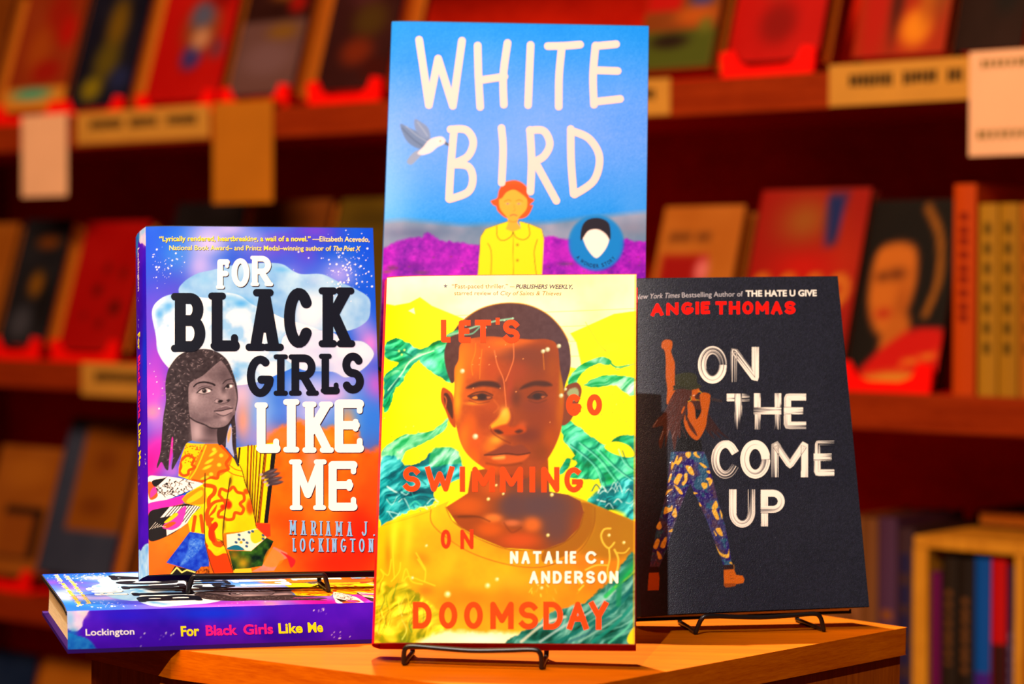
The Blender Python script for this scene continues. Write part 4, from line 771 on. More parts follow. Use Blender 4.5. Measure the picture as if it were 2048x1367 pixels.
class Page:
    """the printed face of a jacket: drawing coordinates -> a place on the (slightly bent) paper"""
    def __init__(s, corners, W, H, surf):
        uv = [(0, 1), (1, 1), (1, 0), (0, 0)]               # TL TR BR BL
        s.to_uv, s.to_px = homog(corners, uv), homog(uv, corners)
        s.W, s.H, s.surf = W, H, surf
    def grid(s, mesh, fn, nx, ny, m, alt=None):
        u, v = np.meshgrid(np.linspace(0, 1, nx), np.linspace(0, 1, ny)); uv = np.c_[u.ravel(), v.ravel()]
        px = hmap(s.to_px, uv)
        P = Paint(px[:, 0], px[:, 1]); fn(P)
        i = np.arange(nx * ny).reshape(ny, nx)
        f = np.stack([i[:-1, :-1], i[:-1, 1:], i[1:, 1:], i[1:, :-1]], -1).reshape(-1, 4)
        mesh.add(s.surf(uv[:, 0] * s.W, uv[:, 1] * s.H, 0), f, P.C, m)
        if alt: mesh.m[-1][P.mask(alt[0], False)[f].mean(1) > .5] = mesh.mat(alt[1])
    def put(s, mesh, pts, faces, col, m, lift):
        uv = np.clip(hmap(s.to_uv, pts), .002, .998)
        mesh.add(s.surf(uv[:, 0] * s.W, uv[:, 1] * s.H, lift), faces, col, m)
    def ribbon(s, mesh, pts, w, col, m, lift, cap='round', st=None):
        """flat ink strip along a polyline; every piece sits a hair above the last so none are coplanar"""
        st = st if st is not None else [0]
        P = [np.array(p, float) for p in pts]
        P = [P[0]] + [q for p, q in zip(P[:-1], P[1:]) if np.linalg.norm(q - p) > 1e-4]
        r = w / 2; closed = len(P) > 4 and np.linalg.norm(P[0] - P[-1]) < .6
        D = [(b - a) / np.linalg.norm(b - a) for a, b in zip(P[:-1], P[1:])]
        if not closed and cap == 'square': P[0] = P[0] - D[0] * r; P[-1] = P[-1] + D[-1] * r
        cuts = [0] + [k for k in range(1, len(P) - 1) if D[k - 1] @ D[k] < .8] + [len(P) - 1]
        for i, j in zip(cuts[:-1], cuts[1:]):
            V, F = [], []
            for k in range(i, j + 1):
                if k == i: d = D[k]
                elif k == j: d = D[k - 1]
                else: d = D[k - 1] + D[k]; d = d / np.linalg.norm(d)
                if closed and len(cuts) == 2 and k in (i, j): d = D[0] + D[-1]; d = d / np.linalg.norm(d)
                n = np.array([-d[1], d[0]]) * r; V += [P[k] + n, P[k] - n]
            F = [(2 * k, 2 * k + 2, 2 * k + 3, 2 * k + 1) for k in range(j - i)]
            s.put(mesh, V, F, col, m, lift + st[0] * 5e-6); st[0] += 1
        K = 16
        for k in cuts:
            if k in (0, len(P) - 1) and (closed or cap == 'square'): continue
            ring = [P[k] + r * np.array([math.cos(t * 2 * math.pi / K), math.sin(t * 2 * math.pi / K)]) for t in range(K)]
            s.put(mesh, ring + [P[k]], [(t, (t + 1) % K, K) for t in range(K)], col, m, lift + st[0] * 5e-6); st[0] += 1
    def letters(s, mesh, sets, m, lift=6e-5, cap='round'):
        for k, (strokes, col, off) in enumerate(sets):
            n, st = 0, [0]
            for pts, w in strokes:
                if off: pts = [(a + off[0], b + off[1]) for a, b in pts]
                s.ribbon(mesh, pts, w, col, m, lift + k * 1e-4, cap, st)
                n += 1; st[0] %= 16
    def brush(s, mesh, strokes, m, lift, dark, rng):
        """dry white brush lettering: bristle marks that thin out along each stroke"""
        for si, (pts, w) in enumerate(strokes):
            P = np.array(pts, float); seg = np.linalg.norm(np.diff(P, axis=0), axis=1); L = np.r_[0, np.cumsum(seg)]
            closed = np.linalg.norm(P[0] - P[-1]) < .6
            e = 0 if closed else w / 2
            n = max(6, int(L[-1] / 2.6)); tt = np.linspace(-e, L[-1] + e, n)
            q = np.stack([np.interp(tt, L, P[:, k]) for k in (0, 1)], 1)
            for k, (A, B, sgn) in enumerate(((P[0], P[1], -1), (P[-1], P[-2], -1))):
                d = (B - A) / (np.linalg.norm(B - A) + 1e-9); o = tt < 0 if k == 0 else tt > L[-1]
                ex = (-tt[o]) if k == 0 else (tt[o] - L[-1]); q[o] = A - d * ex[:, None]
            g = np.gradient(q, axis=0); g /= np.linalg.norm(g, axis=1)[:, None] + 1e-9; nn = np.stack([-g[:, 1], g[:, 0]], 1)
            nb = 15; sd = rng.randrange(999); dry = rng.choice([.5, .65, .75, .85]); flip = rng.random() < .4
            x = np.linspace(0, 1, n); x = 1 - x if flip else x
            for b in range(nb):
                o0, o1 = (b / nb - .5) * w, ((b + 1.08) / nb - .5) * w
                v = vnoise(x * 2.2 + b * .03, np.full(n, b * .55), sd) * .6 + hash2(np.array([b]), np.array([si]), 5)[0] * .5
                mm = np.clip(.5 + (v - dry * (.25 + .75 * np.abs(x * 1.3 - .25))) * 2.6, 0, 1) ** .7
                mm = np.where((b in (0, nb - 1)) & (v < .45), mm * .4, mm)
                c = np.array(dark) + mm[:, None] * (np.array((252, 250, 240)) - np.array(dark))
                V = np.empty((2 * n, 2)); V[0::2] = q + nn * o0; V[1::2] = q + nn * o1
                s.put(mesh, V, [(2 * i, 2 * i + 2, 2 * i + 3, 2 * i + 1) for i in range(n - 1)], np.repeat(c, 2, 0), m, lift + (si % 7) * 1.6e-5 + b * 1e-6)
    def text(s, mesh, body, p0, p1, cap, col, m, lift=7e-5, shear=0., bold=0., vertical=False):
        V, F = text_mesh(body, shear, bold)
        x0, x1 = V[:, 0].min(), V[:, 0].max()
        p0, p1 = np.array(p0, float), np.array(p1, float); d = p1 - p0; L = np.linalg.norm(d); d /= L
        n = np.array([d[1], -d[0]])
        q = p0 + ((V[:, :1] - x0) / (x1 - x0) * L) * d + V[:, 1:2] * cap * n
        for k in (3, 4):
            fs = [f for f in F if len(f) == k]
            if fs: s.put(mesh, q, fs, col, m, lift)
_tc = {}
def text_mesh(body, shear, bold):
    """lettering in the built-in typeface, capitals one unit tall"""
    key = (body, shear, bold)
    if key not in _tc:
        out = []
        for t in (body, 'H'):
            cu = bpy.data.curves.new('lettering', 'FONT'); cu.body = t; cu.shear = shear; cu.offset = bold; cu.resolution_u = 3
            o = bpy.data.objects.new('lettering', cu); scene.collection.objects.link(o)
            bpy.context.view_layer.update()
            me = o.evaluated_get(bpy.context.evaluated_depsgraph_get()).to_mesh()
            V = np.empty(len(me.vertices) * 3); me.vertices.foreach_get('co', V)
            out.append((V.reshape(-1, 3)[:, :2].copy(), [tuple(p.vertices) for p in me.polygons]))
            bpy.data.objects.remove(o); bpy.data.curves.remove(cu)
        h = out[1][0][:, 1].max()
        _tc[key] = (out[0][0] / h, out[0][1])
    return _tc[key]

def make_book(root, W, H, TH, front, spine, back_col, nx=0, ny=0, bend=.002, bl=.010, bulge=.003, m=None, pages=None, board=None, rim=.0006, over=.004, skew=0., drop=0.):
    """front(mesh, surf) draws the cover; spine likewise on the rounded back; local x to the fore edge, y to the back, z up"""
    m = m or M_JACKET; pages = pages or M_PAGES; board = board or M_BOARD
    surf = lambda x, z, lift: np.stack([x, bend * np.exp(-x / bl) - lift, z], -1)
    f = Mesh(); front(f, surf)
    xs = [0, .004, .009, .018, W + .0002]
    for a, b in zip(xs[:-1], xs[1:]):                        # the board under the paper, following its bend
        ya, yb = bend * math.exp(-a / bl) + .0002, bend * math.exp(-b / bl) + .0002
        z0, z1 = -rim * .5, H + rim
        f.add([(a, ya, z0), (b, yb, z0), (b, yb, z1), (a, ya, z1), (a, ya + .0024, z0), (b, yb + .0024, z0), (b, yb + .0024, z1), (a, ya + .0024, z1)], [(0, 1, 2, 3), (5, 4, 7, 6), (4, 5, 1, 0), (3, 2, 6, 7), (1, 5, 6, 2), (4, 0, 3, 7)], (20, 18, 20), board)
    f.build('front_cover', root, calc=False)
    ssurf = lambda a, z, lift: np.stack([-(bulge * np.sin(np.pi * np.clip(a / TH, 0, 1)) + lift) - skew * a / TH, bend + (TH - bend) * a / TH, z], -1)
    s = Mesh(); spine(s, ssurf)
    so = s.build('spine', root, calc=False)
    b = Mesh(); b.box(-skew, W, TH - .0024, TH, -drop, H, back_col, M_PLAIN); b.build('back_cover', root)
    p = Mesh()
    K = 8; prof = [(W - over - .0035 * math.sin(math.pi * k / K), .0027 + (TH - .0052) * k / K) for k in range(K + 1)]
    p.prism([(.003 - skew * .85, TH - .0025), (.003, bend + .003)] + prof, over * .9, H - over * .9, (240, 222, 180), pages)
    p.build('page_block', root)
    return root
def simple_front(W, H, col, fn=None, n=(26, 38), m=None):
    """cover drawn on a 100 x 150 sheet"""
    def f(mesh, surf):
        pg = Page([(0, 0), (100, 0), (100, 150), (0, 150)], W, H, surf)
        def paint(P):
            P.base(col); P.C += (fbm(P.X, P.Y, 40, 3)[:, None] - .5) * 22
            if fn: fn(P)
        pg.grid(mesh, paint, n[0], n[1], m or M_PLAIN)
        return pg
    return f
def simple_spine(TH, H, col, bands=()):
    def f(mesh, surf):
        pg = Page([(0, 0), (20, 0), (20, 150), (0, 150)], TH, H, surf)
        def paint(P):
            P.base(col)
            for y0, y1, c, x0, x1 in bands: P.C[(P.Y >= y0) & (P.Y <= y1) & (P.X >= x0) & (P.X <= x1)] = c
        pg.grid(mesh, paint, 9, 80, M_PLAIN)
    return f
# ---------------------------------------------------------------- display table
def wood(name, hi, lo, rough, scale, stretch, coat=0., bump=.08):
    m, nt, b = new_mat(name, rough, .05)
    tc = N(nt, 'ShaderNodeTexCoord'); mp = N(nt, 'ShaderNodeMapping'); mp.inputs['Scale'].default_value = stretch
    n1 = N(nt, 'ShaderNodeTexNoise', Scale=scale, Detail=5., Roughness=.6, Distortion=.4)
    n2 = N(nt, 'ShaderNodeTexNoise', Scale=scale * 7, Detail=2.)
    mx = N(nt, 'ShaderNodeMix', data_type='FLOAT'); mx.inputs[0].default_value = .35
    rp = N(nt, 'ShaderNodeValToRGB'); e = rp.color_ramp.elements
    e[0].position, e[1].position = .32, .66; e[0].color, e[1].color = rgb(lo), rgb(hi)
    L = nt.links.new
    L(tc.outputs['Object'], mp.inputs[0]); L(mp.outputs[0], n1.inputs['Vector']); L(mp.outputs[0], n2.inputs['Vector'])
    L(n1.outputs[0], mx.inputs[2]); L(n2.outputs[0], mx.inputs[3]); L(mx.outputs[0], rp.inputs[0]); L(rp.outputs[0], b.inputs['Base Color'])
    bp = N(nt, 'ShaderNodeBump', Strength=bump, Distance=.0004); L(n2.outputs[0], bp.inputs['Height']); L(bp.outputs[0], b.inputs['Normal'])
    b.inputs['Coat Weight'].default_value = coat; b.inputs['Coat Roughness'].default_value = .1
    return m
M_TOP = wood('honey_cherry_veneer', (178, 92, 0), (154, 72, 0), .5, 9, (1, 12, 12), .03)
M_RIM = wood('cherry_edge_band', (222, 106, 0), (180, 68, 0), .5, 10, (2, 2, 26), .05)
M_SIDE = wood('upright_cherry_veneer', (184, 84, 10), (140, 52, 4), .5, 12, (22, 22, 1), .1)
def world_poly(P): return [(x, y) for x, y in P]
TOP = [(.015, 1.2365), (.258, 1.494), (.03, 1.712), (-.06, 1.712), (-.262, 1.52), (-.262, 1.434), (-.199, 1.3685)]
table = thing('display_table', 'honey coloured wooden display table with angled edges, under the books', 'table', T(0, 1.45, 0))
def local(P): return [(x, y - 1.45) for x, y in P]
def inset(P, d):
    P = np.array(P); c = P.mean(0); v = P - c
    return [tuple(c + k * (1 - d / np.linalg.norm(k))) for k in v]
m = Mesh(); m.prism(local(TOP), TZ - .0178, TZ, (200, 100, 10), M_RIM)
o = m.build('tabletop', table); o.data.materials.append(M_TOP)
for p in o.data.polygons:
    if abs(p.normal.z) > .9: p.material_index = 1
bevel(o, .0012, 2)
m = Mesh(); m.prism(local(inset(TOP, .004)), .03, TZ - .0178, (170, 70, 10), M_SIDE); m.build('cabinet', table)
m = Mesh(); m.prism(local(inset(TOP, .03)), 0, .03, (40, 20, 10), M_SIDE); m.build('plinth', table)

# ---------------------------------------------------------------- wire easels
M_WIRE = mottled('black_enamelled_wire', (14, 12, 13), .32, .5, .2, 200)
def easel(label, M, s, zb, lean, TH, r=.0015, off=0., top=.12, flare=.0, sag=.0016):
    root = thing('wire_easel', label, 'book stand', M, 'black wire easels')
    c, tn = math.cos(lean), math.tan(lean)
    yb = lambda z: TH * c + .0022 + max(0, z - zb + TH * math.sin(lean)) * tn
    m = Mesh(); f = -.0042
    bar = [(off - s - flare, f + .001, r), (off - s - flare * .4, f, zb * .5), (off - s + .001, f - .0006, zb - .0008 - sag), (off - s + .005, f - .0006, zb - .0008), (off - s * .5, f - .0004, zb - .0008 - sag * .5), (off, f - .0004, zb - .0008 - sag), (off + s * .5, f - .0004, zb - .0008 - sag * .5), (off + s - .005, f - .0006, zb - .0008), (off + s - .001, f - .0006, zb - .0008 - sag), (off + s + flare * .4, f, zb * .5), (off + s + flare, f + .001, r)]
    m.tube(spline(bar, n=4), r, (14, 12, 13), M_WIRE); m.build('front_rest', root, True)
    for k in (-1, 1):
        m = Mesh(); x = off + k * s
        m.tube([(x + k * flare, f + .001, r), (x + k * flare * .5, .012, r), (x, yb(r) + .004, r)], r, (14, 12, 13), M_WIRE); m.build('foot', root, True)
        m = Mesh(); m.tube([(x, yb(r) + .004, r), (x, yb(.02) + .003, .02), (x, yb(top) + .002, top)], r, (14, 12, 13), M_WIRE); m.build('back_support', root, True)
    m = Mesh(); m.tube([(off - s, yb(top) + .002, top), (off, yb(top + .012) + .002, top + .012), (off + s, yb(top) + .002, top)], r, (14, 12, 13), M_WIRE); m.build('top_bar', root, True)
    return root
def pose(x, y, z, yaw, lean, roll): return T(x, y, z + TZ) @ RZ(yaw) @ RX(-lean) @ RY(roll)

# ---------------------------------------------------------------- watercolour-jacket novel, two copies
A_W, A_H, A_T = .1450, .2227, .0262
A_PX = [(291.3, 464.5), (741, 466.3), (765, 1155), (298.7, 1160.6)]
def front_sky(mesh, surf):
    pg = Page(A_PX, A_W, A_H, surf)
    pg.grid(mesh, art_sky, 400, 600, M_JACKET)
    pg.letters(mesh, letters_sky(), M_JACKET)
    ye, cr = (252, 234, 40), (250, 240, 150)
    for body, a, b, y0, y1, cap, col, sh, bo in [('\u201cLyrically rendered, heartbreaking, a wail of a novel.\u201d', 318, 617, 494.5, 493.5, 10, ye, 0, .018), ('\u2014Elizabeth Acevedo,', 620.5, 734, 493.5, 494, 10, cr, 0, .004),
                                                 ('National Book Award\u2013 and Printz Medal\u2013winning author of', 337.8, 658, 512.6, 512.4, 9.6, (252, 238, 80), 0, .006), ('The Poet X', 662.5, 717, 512.4, 512.4, 9.6, (252, 240, 110), .3, .006)]:
        pg.text(mesh, body, (a + .8, y0 + .8), (b + .8, y1 + .8), cap, (30, 30, 110), M_JACKET, 5e-5, sh, bo)
        pg.text(mesh, body, (a, y0), (b, y1), cap, col, M_JACKET, 9e-5, sh, bo)
def spine_sky(mesh, surf):
    px = [(135.6, 1206), (135, 1299), (868, 1279), (869.7, 1187)]        # drawn as it lies, title to the right
    pg = Page(px, A_T, A_H, surf)
    def paint(P):
        rng = random.Random(8)
        P.base((66, 14, 196)); P.C += (fbm(P.X, P.Y, 60, 3)[:, None] - .5) * np.array([60, 20, 60])
        P.blob(420, 1212, 90, 18, (10, 50, 235), .9); P.blob(250, 1215, 60, 16, (30, 20, 225), .7); P.blob(640, 1215, 120, 30, (70, 10, 210), .6); P.blob(500, 1285, 300, 12, (84, 8, 150), .6); P.blob(330, 1280, 120, 14, (60, 14, 200), .6)
        P.fill([(128, 1195), (178, 1195), (174, 1212), (166, 1226), (163, 1240), (150, 1250), (132, 1240), (120, 1210)], np.array([226, 206, 246]) + (fbm(P.X, P.Y, 16, 9)[:, None] - .5) * np.array([60, 90, 10]), .8)
        P.blob(141, 1222, 9, 20, (120, 190, 250), .8); P.blob(168, 1210, 8, 10, (250, 214, 214), .7)
        P.fill([(120, 1250), (150, 1258), (172, 1266), (186, 1282), (192, 1310), (120, 1310)], np.array([24, 110, 214]) + (fbm(P.X, P.Y, 14, 5)[:, None] - .5) * np.array([60, 120, 50]), .8)
        P.blob(146, 1252, 10, 10, (10, 140, 215), .7)
        P.fill([(880, 1170), (812, 1184), (806, 1215), (812, 1240), (806, 1262), (816, 1290), (885, 1300)], np.array([150, 205, 250]) + (fbm(P.X, P.Y, 16, 9)[:, None] - .5) * np.array([120, 70, 10]), .8)
        for cx, cy, k in [(330, 1260, 14), (635, 1208, 14), (668, 1262, 18), (270, 1284, 8), (300, 1270, 6)]:
            for _ in range(k): P.blob(rng.gauss(cx, 9), rng.gauss(cy, 8), *(2 * [.5 + rng.random() * .7]), (230, 215, 250), .9, 0, 3)
    pg.grid(mesh, paint, 34, 300, M_JACKET)
    for body, a, b, y0, y1, cap, col in [('Lockington', 170, 264, 1259, 1257.5, 14, (250, 244, 250)), ('For', 355, 391, 1262, 1261, 22, (250, 232, 20)), ('Black', 404, 466, 1261, 1259.5, 22, (244, 30, 140)), ('Girls', 478, 537, 1259.5, 1258, 22, (244, 30, 140)), ('Like', 548, 596, 1257.5, 1256.5, 22, (250, 232, 20)), ('Me', 607, 637, 1256, 1255, 22, (250, 232, 20))]:
        pg.text(mesh, body, (a, y0), (b, y1), cap, col, M_JACKET, 2.4e-4, 0, .03 if cap > 20 else .012)
bookA = thing('hardcover_book', 'upright hardcover with watercolour sky jacket and braided girl, standing on a flat book', 'book', pose(-.2190, 1.4095, .0384, .1918, .2979, -.0079), 'copies of the watercolour novel')
make_book(bookA, A_W, A_H, A_T, front_sky, spine_sky, (46, 12, 110), bend=.0022, bulge=.0012, skew=.0055)
fy, FX, FY = .2972, -.2571, 1.3509
MF = Matrix(((-math.sin(fy), 0, -math.cos(fy), FX + .2222 * math.cos(fy)), (math.cos(fy), 0, -math.sin(fy), FY + .2222 * math.sin(fy)), (0, -1, 0, TZ + A_T + .0002), (0, 0, 0, 1)))
copy_tree(bookA, MF, 'hardcover lying flat, purple spine facing out, left corner overhanging the table', 'copies of the watercolour novel')
FT = A_T + .0004
def base_frame(x, y, z, yaw, w): return T(x, y, TZ + z) @ RZ(yaw) @ T(w / 2, 0, 0)
easel('black wire easel on the flat purple-spined book, under the watercolour-jacket book', base_frame(-.2190, 1.4095, FT, .1918, A_W), .041, .0384 - FT, .2979, A_T, off=-.006, flare=.002, sag=.0003)

# ---------------------------------------------------------------- yellow novel in front
D_W, D_H, D_T = .1499, .2200, .0290
D_PX = [(773.4, 555.5), (1271.4, 550.4), (1270, 1290.5), (745.6, 1286)]
def front_swim(mesh, surf):
    pg = Page(D_PX, D_W, D_H, surf)
    pg.grid(mesh, art_swim, 360, 520, M_JACKET)
    pg.letters(mesh, letters_swim(), M_JACKET, cap='square')
    g = (160, 108, 24)
    st = [(891 + (4.6 if k % 2 == 0 else 1.9) * math.sin(k * math.pi / 5), 574.6 - (4.6 if k % 2 == 0 else 1.9) * math.cos(k * math.pi / 5)) for k in range(10)]
    pg.put(mesh, st + [(891, 574.6)], [(k, (k + 1) % 10, 10) for k in range(10)], (110, 104, 120), M_JACKET, 7e-5)
    pg.text(mesh, '\u201cFast-paced thriller.\u201d', (903.5, 579.3), (1015.5, 578.8), 8.6, g, M_JACKET)
    pg.text(mesh, '\u2014', (1019, 578.8), (1029, 578.8), 8.6, g, M_JACKET)
    pg.text(mesh, 'PUBLISHERS WEEKLY,', (1030.5, 579), (1144.5, 579), 8.2, (88, 72, 90), M_JACKET, 7e-5, .25, .024)
    pg.text(mesh, 'starred review of', (908.4, 592.6), (996, 592.4), 8.2, g, M_JACKET); pg.text(mesh, 'City of Saints & Thieves', (1000.5, 592.4), (1122, 592.4), 8.2, g, M_JACKET, 7e-5, .25)
def plain_spine(W, H, col, m=None):
    def f(mesh, surf):
        pg = Page([(0, 0), (20, 0), (20, 150), (0, 150)], W, H, surf)
        def paint(P): P.base(col); P.C += (fbm(P.X, P.Y, 20, 3)[:, None] - .5) * 24
        pg.grid(mesh, paint, 12, 40, m or M_JACKET)
    return f
bookD = thing('hardcover_book', 'bright yellow hardcover with red spine and a young face, front of the table', 'book', pose(-.0770, 1.3281, .0125, -.0898, .3048, -.0226))
make_book(bookD, D_W, D_H, D_T, front_swim, plain_spine(D_T, D_H, (236, 14, 4)), (220, 20, 5), bend=.0035, bl=.012, board=M_BOARD_RED)
easel('black wire easel under the yellow book at the front of the table', base_frame(-.0770, 1.3281, 0, -.0898, D_W), .0395, .0125, .3048, D_T, off=-.0172)

# ---------------------------------------------------------------- dark novel on the right
O_W, O_H, O_T = .1490, .2181, .0340
O_PX = [(1241, 566.1), (1675, 564.0), (1737.8, 1223.7), (1290.7, 1240.4)]
def front_dark(mesh, surf):
    rng = random.Random(12)
    pg = Page(O_PX, O_W, O_H, surf)
    q = zm(4.555, 1300, 900, [(200, 62), (495, 62), (520, 130), (575, 330), (620, 520), (680, 720), (715, 900), (745, 1095), (670, 1100), (640, 1000), (570, 830), (520, 690), (430, 480), (370, 345), (330, 440), (265, 620), (215, 770), (160, 960), (100, 1110), (22, 1100), (50, 930), (80, 740), (130, 570), (165, 400), (185, 200)])
    pg.grid(mesh, art_dark, 320, 460, M_MATT, (q, M_SPOT))
    ls = letters_dark()
    pg.brush(mesh, ls[0][0], M_PLAIN, 7e-5, (30, 33, 46), rng)
    pg.letters(mesh, ls[1:], M_PLAIN, 7e-5, 'square')
    gr = (186, 188, 200)
    pg.text(mesh, 'New York Times', (1274, 606.2), (1360.5, 605.2), 10, gr, M_PLAIN, 7e-5, .28)
    pg.text(mesh, 'Bestselling Author of', (1364.5, 605.2), (1485.5, 603.4), 10, gr, M_PLAIN); pg.text(mesh, 'THE HATE U GIVE', (1491, 603.6), (1633, 602.2), 12.2, (246, 244, 238), M_PLAIN, 7e-5, 0, .03)
bookO = thing('hardcover_book', 'black hardcover with white brush lettering and a singer raising a fist, right of the table', 'book', pose(.0861, 1.4465, .0128, .2259, .2695, -.0165))
make_book(bookO, O_W, O_H, O_T, front_dark, plain_spine(O_T, O_H, (34, 36, 48), M_MATT), (26, 28, 38), bend=.009, bl=.020, m=M_MATT, over=.0014, drop=.0006)
easel('black wire easel under the black book on the right', base_frame(.0861, 1.4465, 0, .2259, O_W), .040, .0128, .2695, O_T, off=.0, flare=.0025)

# ---------------------------------------------------------------- tall blue book at the back on its riser
W_W, W_H, W_T = .1749, .2404, .020
W_PX = [(784, 44.9), (1297.5, 55), (1288.5, 746.7), (757.6, 734.9)]
def front_bird(mesh, surf):
    pg = Page(W_PX, W_W, W_H, surf)
    pg.grid(mesh, art_bird, 300, 410, M_JACKET)
    pg.letters(mesh, letters_bird(), M_JACKET)
    s = 'A WONDER STORY'; a = 146
    for ch in s:
        step = {'W': 10.2, 'I': 4, ' ': 5, 'A': 8.4}.get(ch, 8.0)
        t = math.radians(a - step / 2); a -= step
        if ch == ' ': continue
        cx, cy = 1192.5 + 49.5 * math.cos(t), 488.5 + 49.5 * math.sin(t); d = np.array([math.sin(t), -math.cos(t)]); h = (step - 2) * .42
        pg.text(mesh, ch, np.array([cx, cy]) - d * h, np.array([cx, cy]) + d * h, 7.4, (10, 40, 96), M_JACKET, 8e-5, 0, .02)
bookW = thing('hardcover_book', 'tall sky blue hardcover with white hand lettering, highest behind the yellow book', 'book', pose(-.0876, 1.5300, .1619, -.0154, .2522, .0063))
make_book(bookW, W_W, W_H, W_T, front_bird, plain_spine(W_T, W_H, (20, 130, 230)), (20, 120, 220), bend=.0012, bl=.006, bulge=.001)
M_RISER = mottled('clear_grey_acrylic_block', (60, 60, 66), .3, .5, .2, 20)
m = Mesh(); m.box(-.062, .056, 1.526, 1.596, TZ, TZ + .1519, (60, 60, 66), M_RISER)
riser = tag(m.build('display_riser'), 'grey block riser standing on the table behind the yellow book', 'riser'); bevel(riser, .003)
rm = T(-.0876, 1.5300, TZ + .1519) @ RZ(-.0154) @ T(W_W / 2, 0, 0)
easel('black wire easel on the riser, behind the tall blue book', rm, .040, .0100, .2522, W_T, off=-.002)
# ---------------------------------------------------------------- the room
M_FLOOR = wood('dark_floor_boards', (92, 52, 24), (60, 30, 14), .5, 4, (1, 9, 1))
M_WALL = mottled('warm_plaster', (150, 100, 60), .9, .1, .08, 8)
def plain(name, x0, x1, y0, y1, z0, z1, m, kind=True):
    q = Mesh(); q.box(x0, x1, y0, y1, z0, z1, (100, 80, 60), m); o = q.build(name)
    return struct(o)
plain('floor', -3.2, 3.2, -1.6, 5.2, -.05, 0, M_FLOOR)
plain('wall_back', -3.2, 3.2, 5.2, 5.3, 0, 3.2, M_WALL)
plain('wall_left', -3.3, -3.2, -1.6, 5.3, 0, 3.2, M_WALL)
plain('wall_right', 3.2, 3.3, -1.6, 5.3, 0, 3.2, M_WALL)
plain('ceiling', -3.2, 3.2, -1.6, 5.3, 3.2, 3.26, M_WALL)

# ---------------------------------------------------------------- bookcase, standing at an angle behind the table
BU, BN, BW = Vector((.76707, -.64140, .01461)), Vector((.64147, .76715, 0)), Vector((-.01121, .00937, .99989))
BC = Matrix(((BU.x, BN.x, BW.x, 0), (BU.y, BN.y, BW.y, 2.9186), (BU.z, BN.z, BW.z, TZ + .4035), (0, 0, 0, 1)))
M_LIP = wood('red_mahogany', (150, 52, 14), (112, 30, 6), .42, 7, (1, 14, 14), .2)
M_BACK = wood('dark_mahogany_panel', (200, 34, 8), (165, 18, 4), .6, 5, (1, 8, 1.5))
M_RED = mottled('glossy_red_plastic', (250, 6, 2), .3, .5, .08, 30)
case = thing('bookcase', 'dark red mahogany bookcase filling the background, its shelves holding face-out books', 'bookcase', BC)
U0, U1 = -1.45, 1.15
for k in range(5):
    z = .36 - .36 * k
    q = Mesh(); q.box(U0, U1, .018, .34, z + .008, z + .036, (90, 20, 8), M_BACK); s = q.build('shelf', case)
    q = Mesh(); q.box(U0, U1, 0, .018, z, z + .042, (150, 50, 14), M_LIP); o = q.build('shelf_lip', s); bevel(o, .002)
q = Mesh(); q.box(U0, U1, .34, .355, -1.17, .75, (70, 8, 4), M_BACK); q.build('back_panel', case)
for x in (U0 - .025, U1):
    q = Mesh(); q.box(x, x + .025, 0, .355, -1.17, .75, (120, 40, 10), M_LIP); q.build('side_panel', case)
q = Mesh(); q.box(U0 - .025, U1 + .025, -.005, .36, .75, .78, (120, 40, 10), M_LIP); q.build('top_board', case)

# ---- covers of the books behind: loose blotches of printed colour on a 100 x 150 sheet
def blots(*L):
    def f(P):
        for b in L:
            if b[0] == 'r': P.fill([(b[1], b[2]), (b[3], b[2]), (b[3], b[4]), (b[1], b[4])], b[5], 1.5, False)
            else: P.blob(b[0], b[1], b[2], b[3], b[4], 1., b[5] if len(b) > 5 else 0, 2)
    return f
def portrait(P):
    P.fill([(0, 0), (100, 0), (100, 150), (0, 150)], (12, 8, 10), 1, False)
    P.fill([(15, 40), (30, 12), (58, 5), (84, 25), (90, 70), (84, 110), (60, 60), (30, 60)], (8, 6, 10), 2)
    P.fill([(14, 42), (36, 34), (56, 40), (62, 66), (56, 92), (42, 110), (24, 104), (12, 78)], (196, 110, 30), 3)
    P.blob(40, 60, 10, 5, (90, 40, 6)); P.blob(24, 62, 7, 4, (90, 40, 6)); P.blob(32, 92, 8, 4, (170, 30, 10)); P.blob(50, 84, 8, 18, (150, 74, 14), .7)
    P.fill([(36, 104), (58, 92), (66, 120), (50, 140), (34, 130)], (184, 100, 26), 3)
    P.line([(62, 6), (80, 30), (86, 64), (78, 92)], 7, (150, 92, 20), 2)
    P.fill([(24, 130), (50, 112), (70, 104), (104, 108), (104, 152), (10, 152)], (196, 8, 4), 2)
    P.fill([(20, 143), (60, 138), (100, 143), (100, 151), (20, 151)], (206, 140, 40), 3); P.line([(60, 132), (95, 124)], 4, (220, 130, 30), 2)
def swirl(P):
    P.fill([(0, 0), (100, 0), (100, 150), (0, 150)], (150, 16, 8), 1, False)
    P.blob(45, 25, 26, 20, (150, 84, 26)); P.blob(84, 60, 20, 30, (170, 40, 10)); P.fill([(62, 4), (80, 4), (76, 44), (66, 46)], (20, 40, 110), 2, False)
    P.blob(50, 62, 30, 14, (190, 14, 4))
    for k, x in enumerate((14, 38, 62, 84)): P.line([(x - 9, 80), (x, 70), (x + 8, 80), (x - 6, 100)], 7, (206, 120, 34), 1.5)
    P.blob(50, 122, 40, 14, (120, 10, 6))
TRAY = []
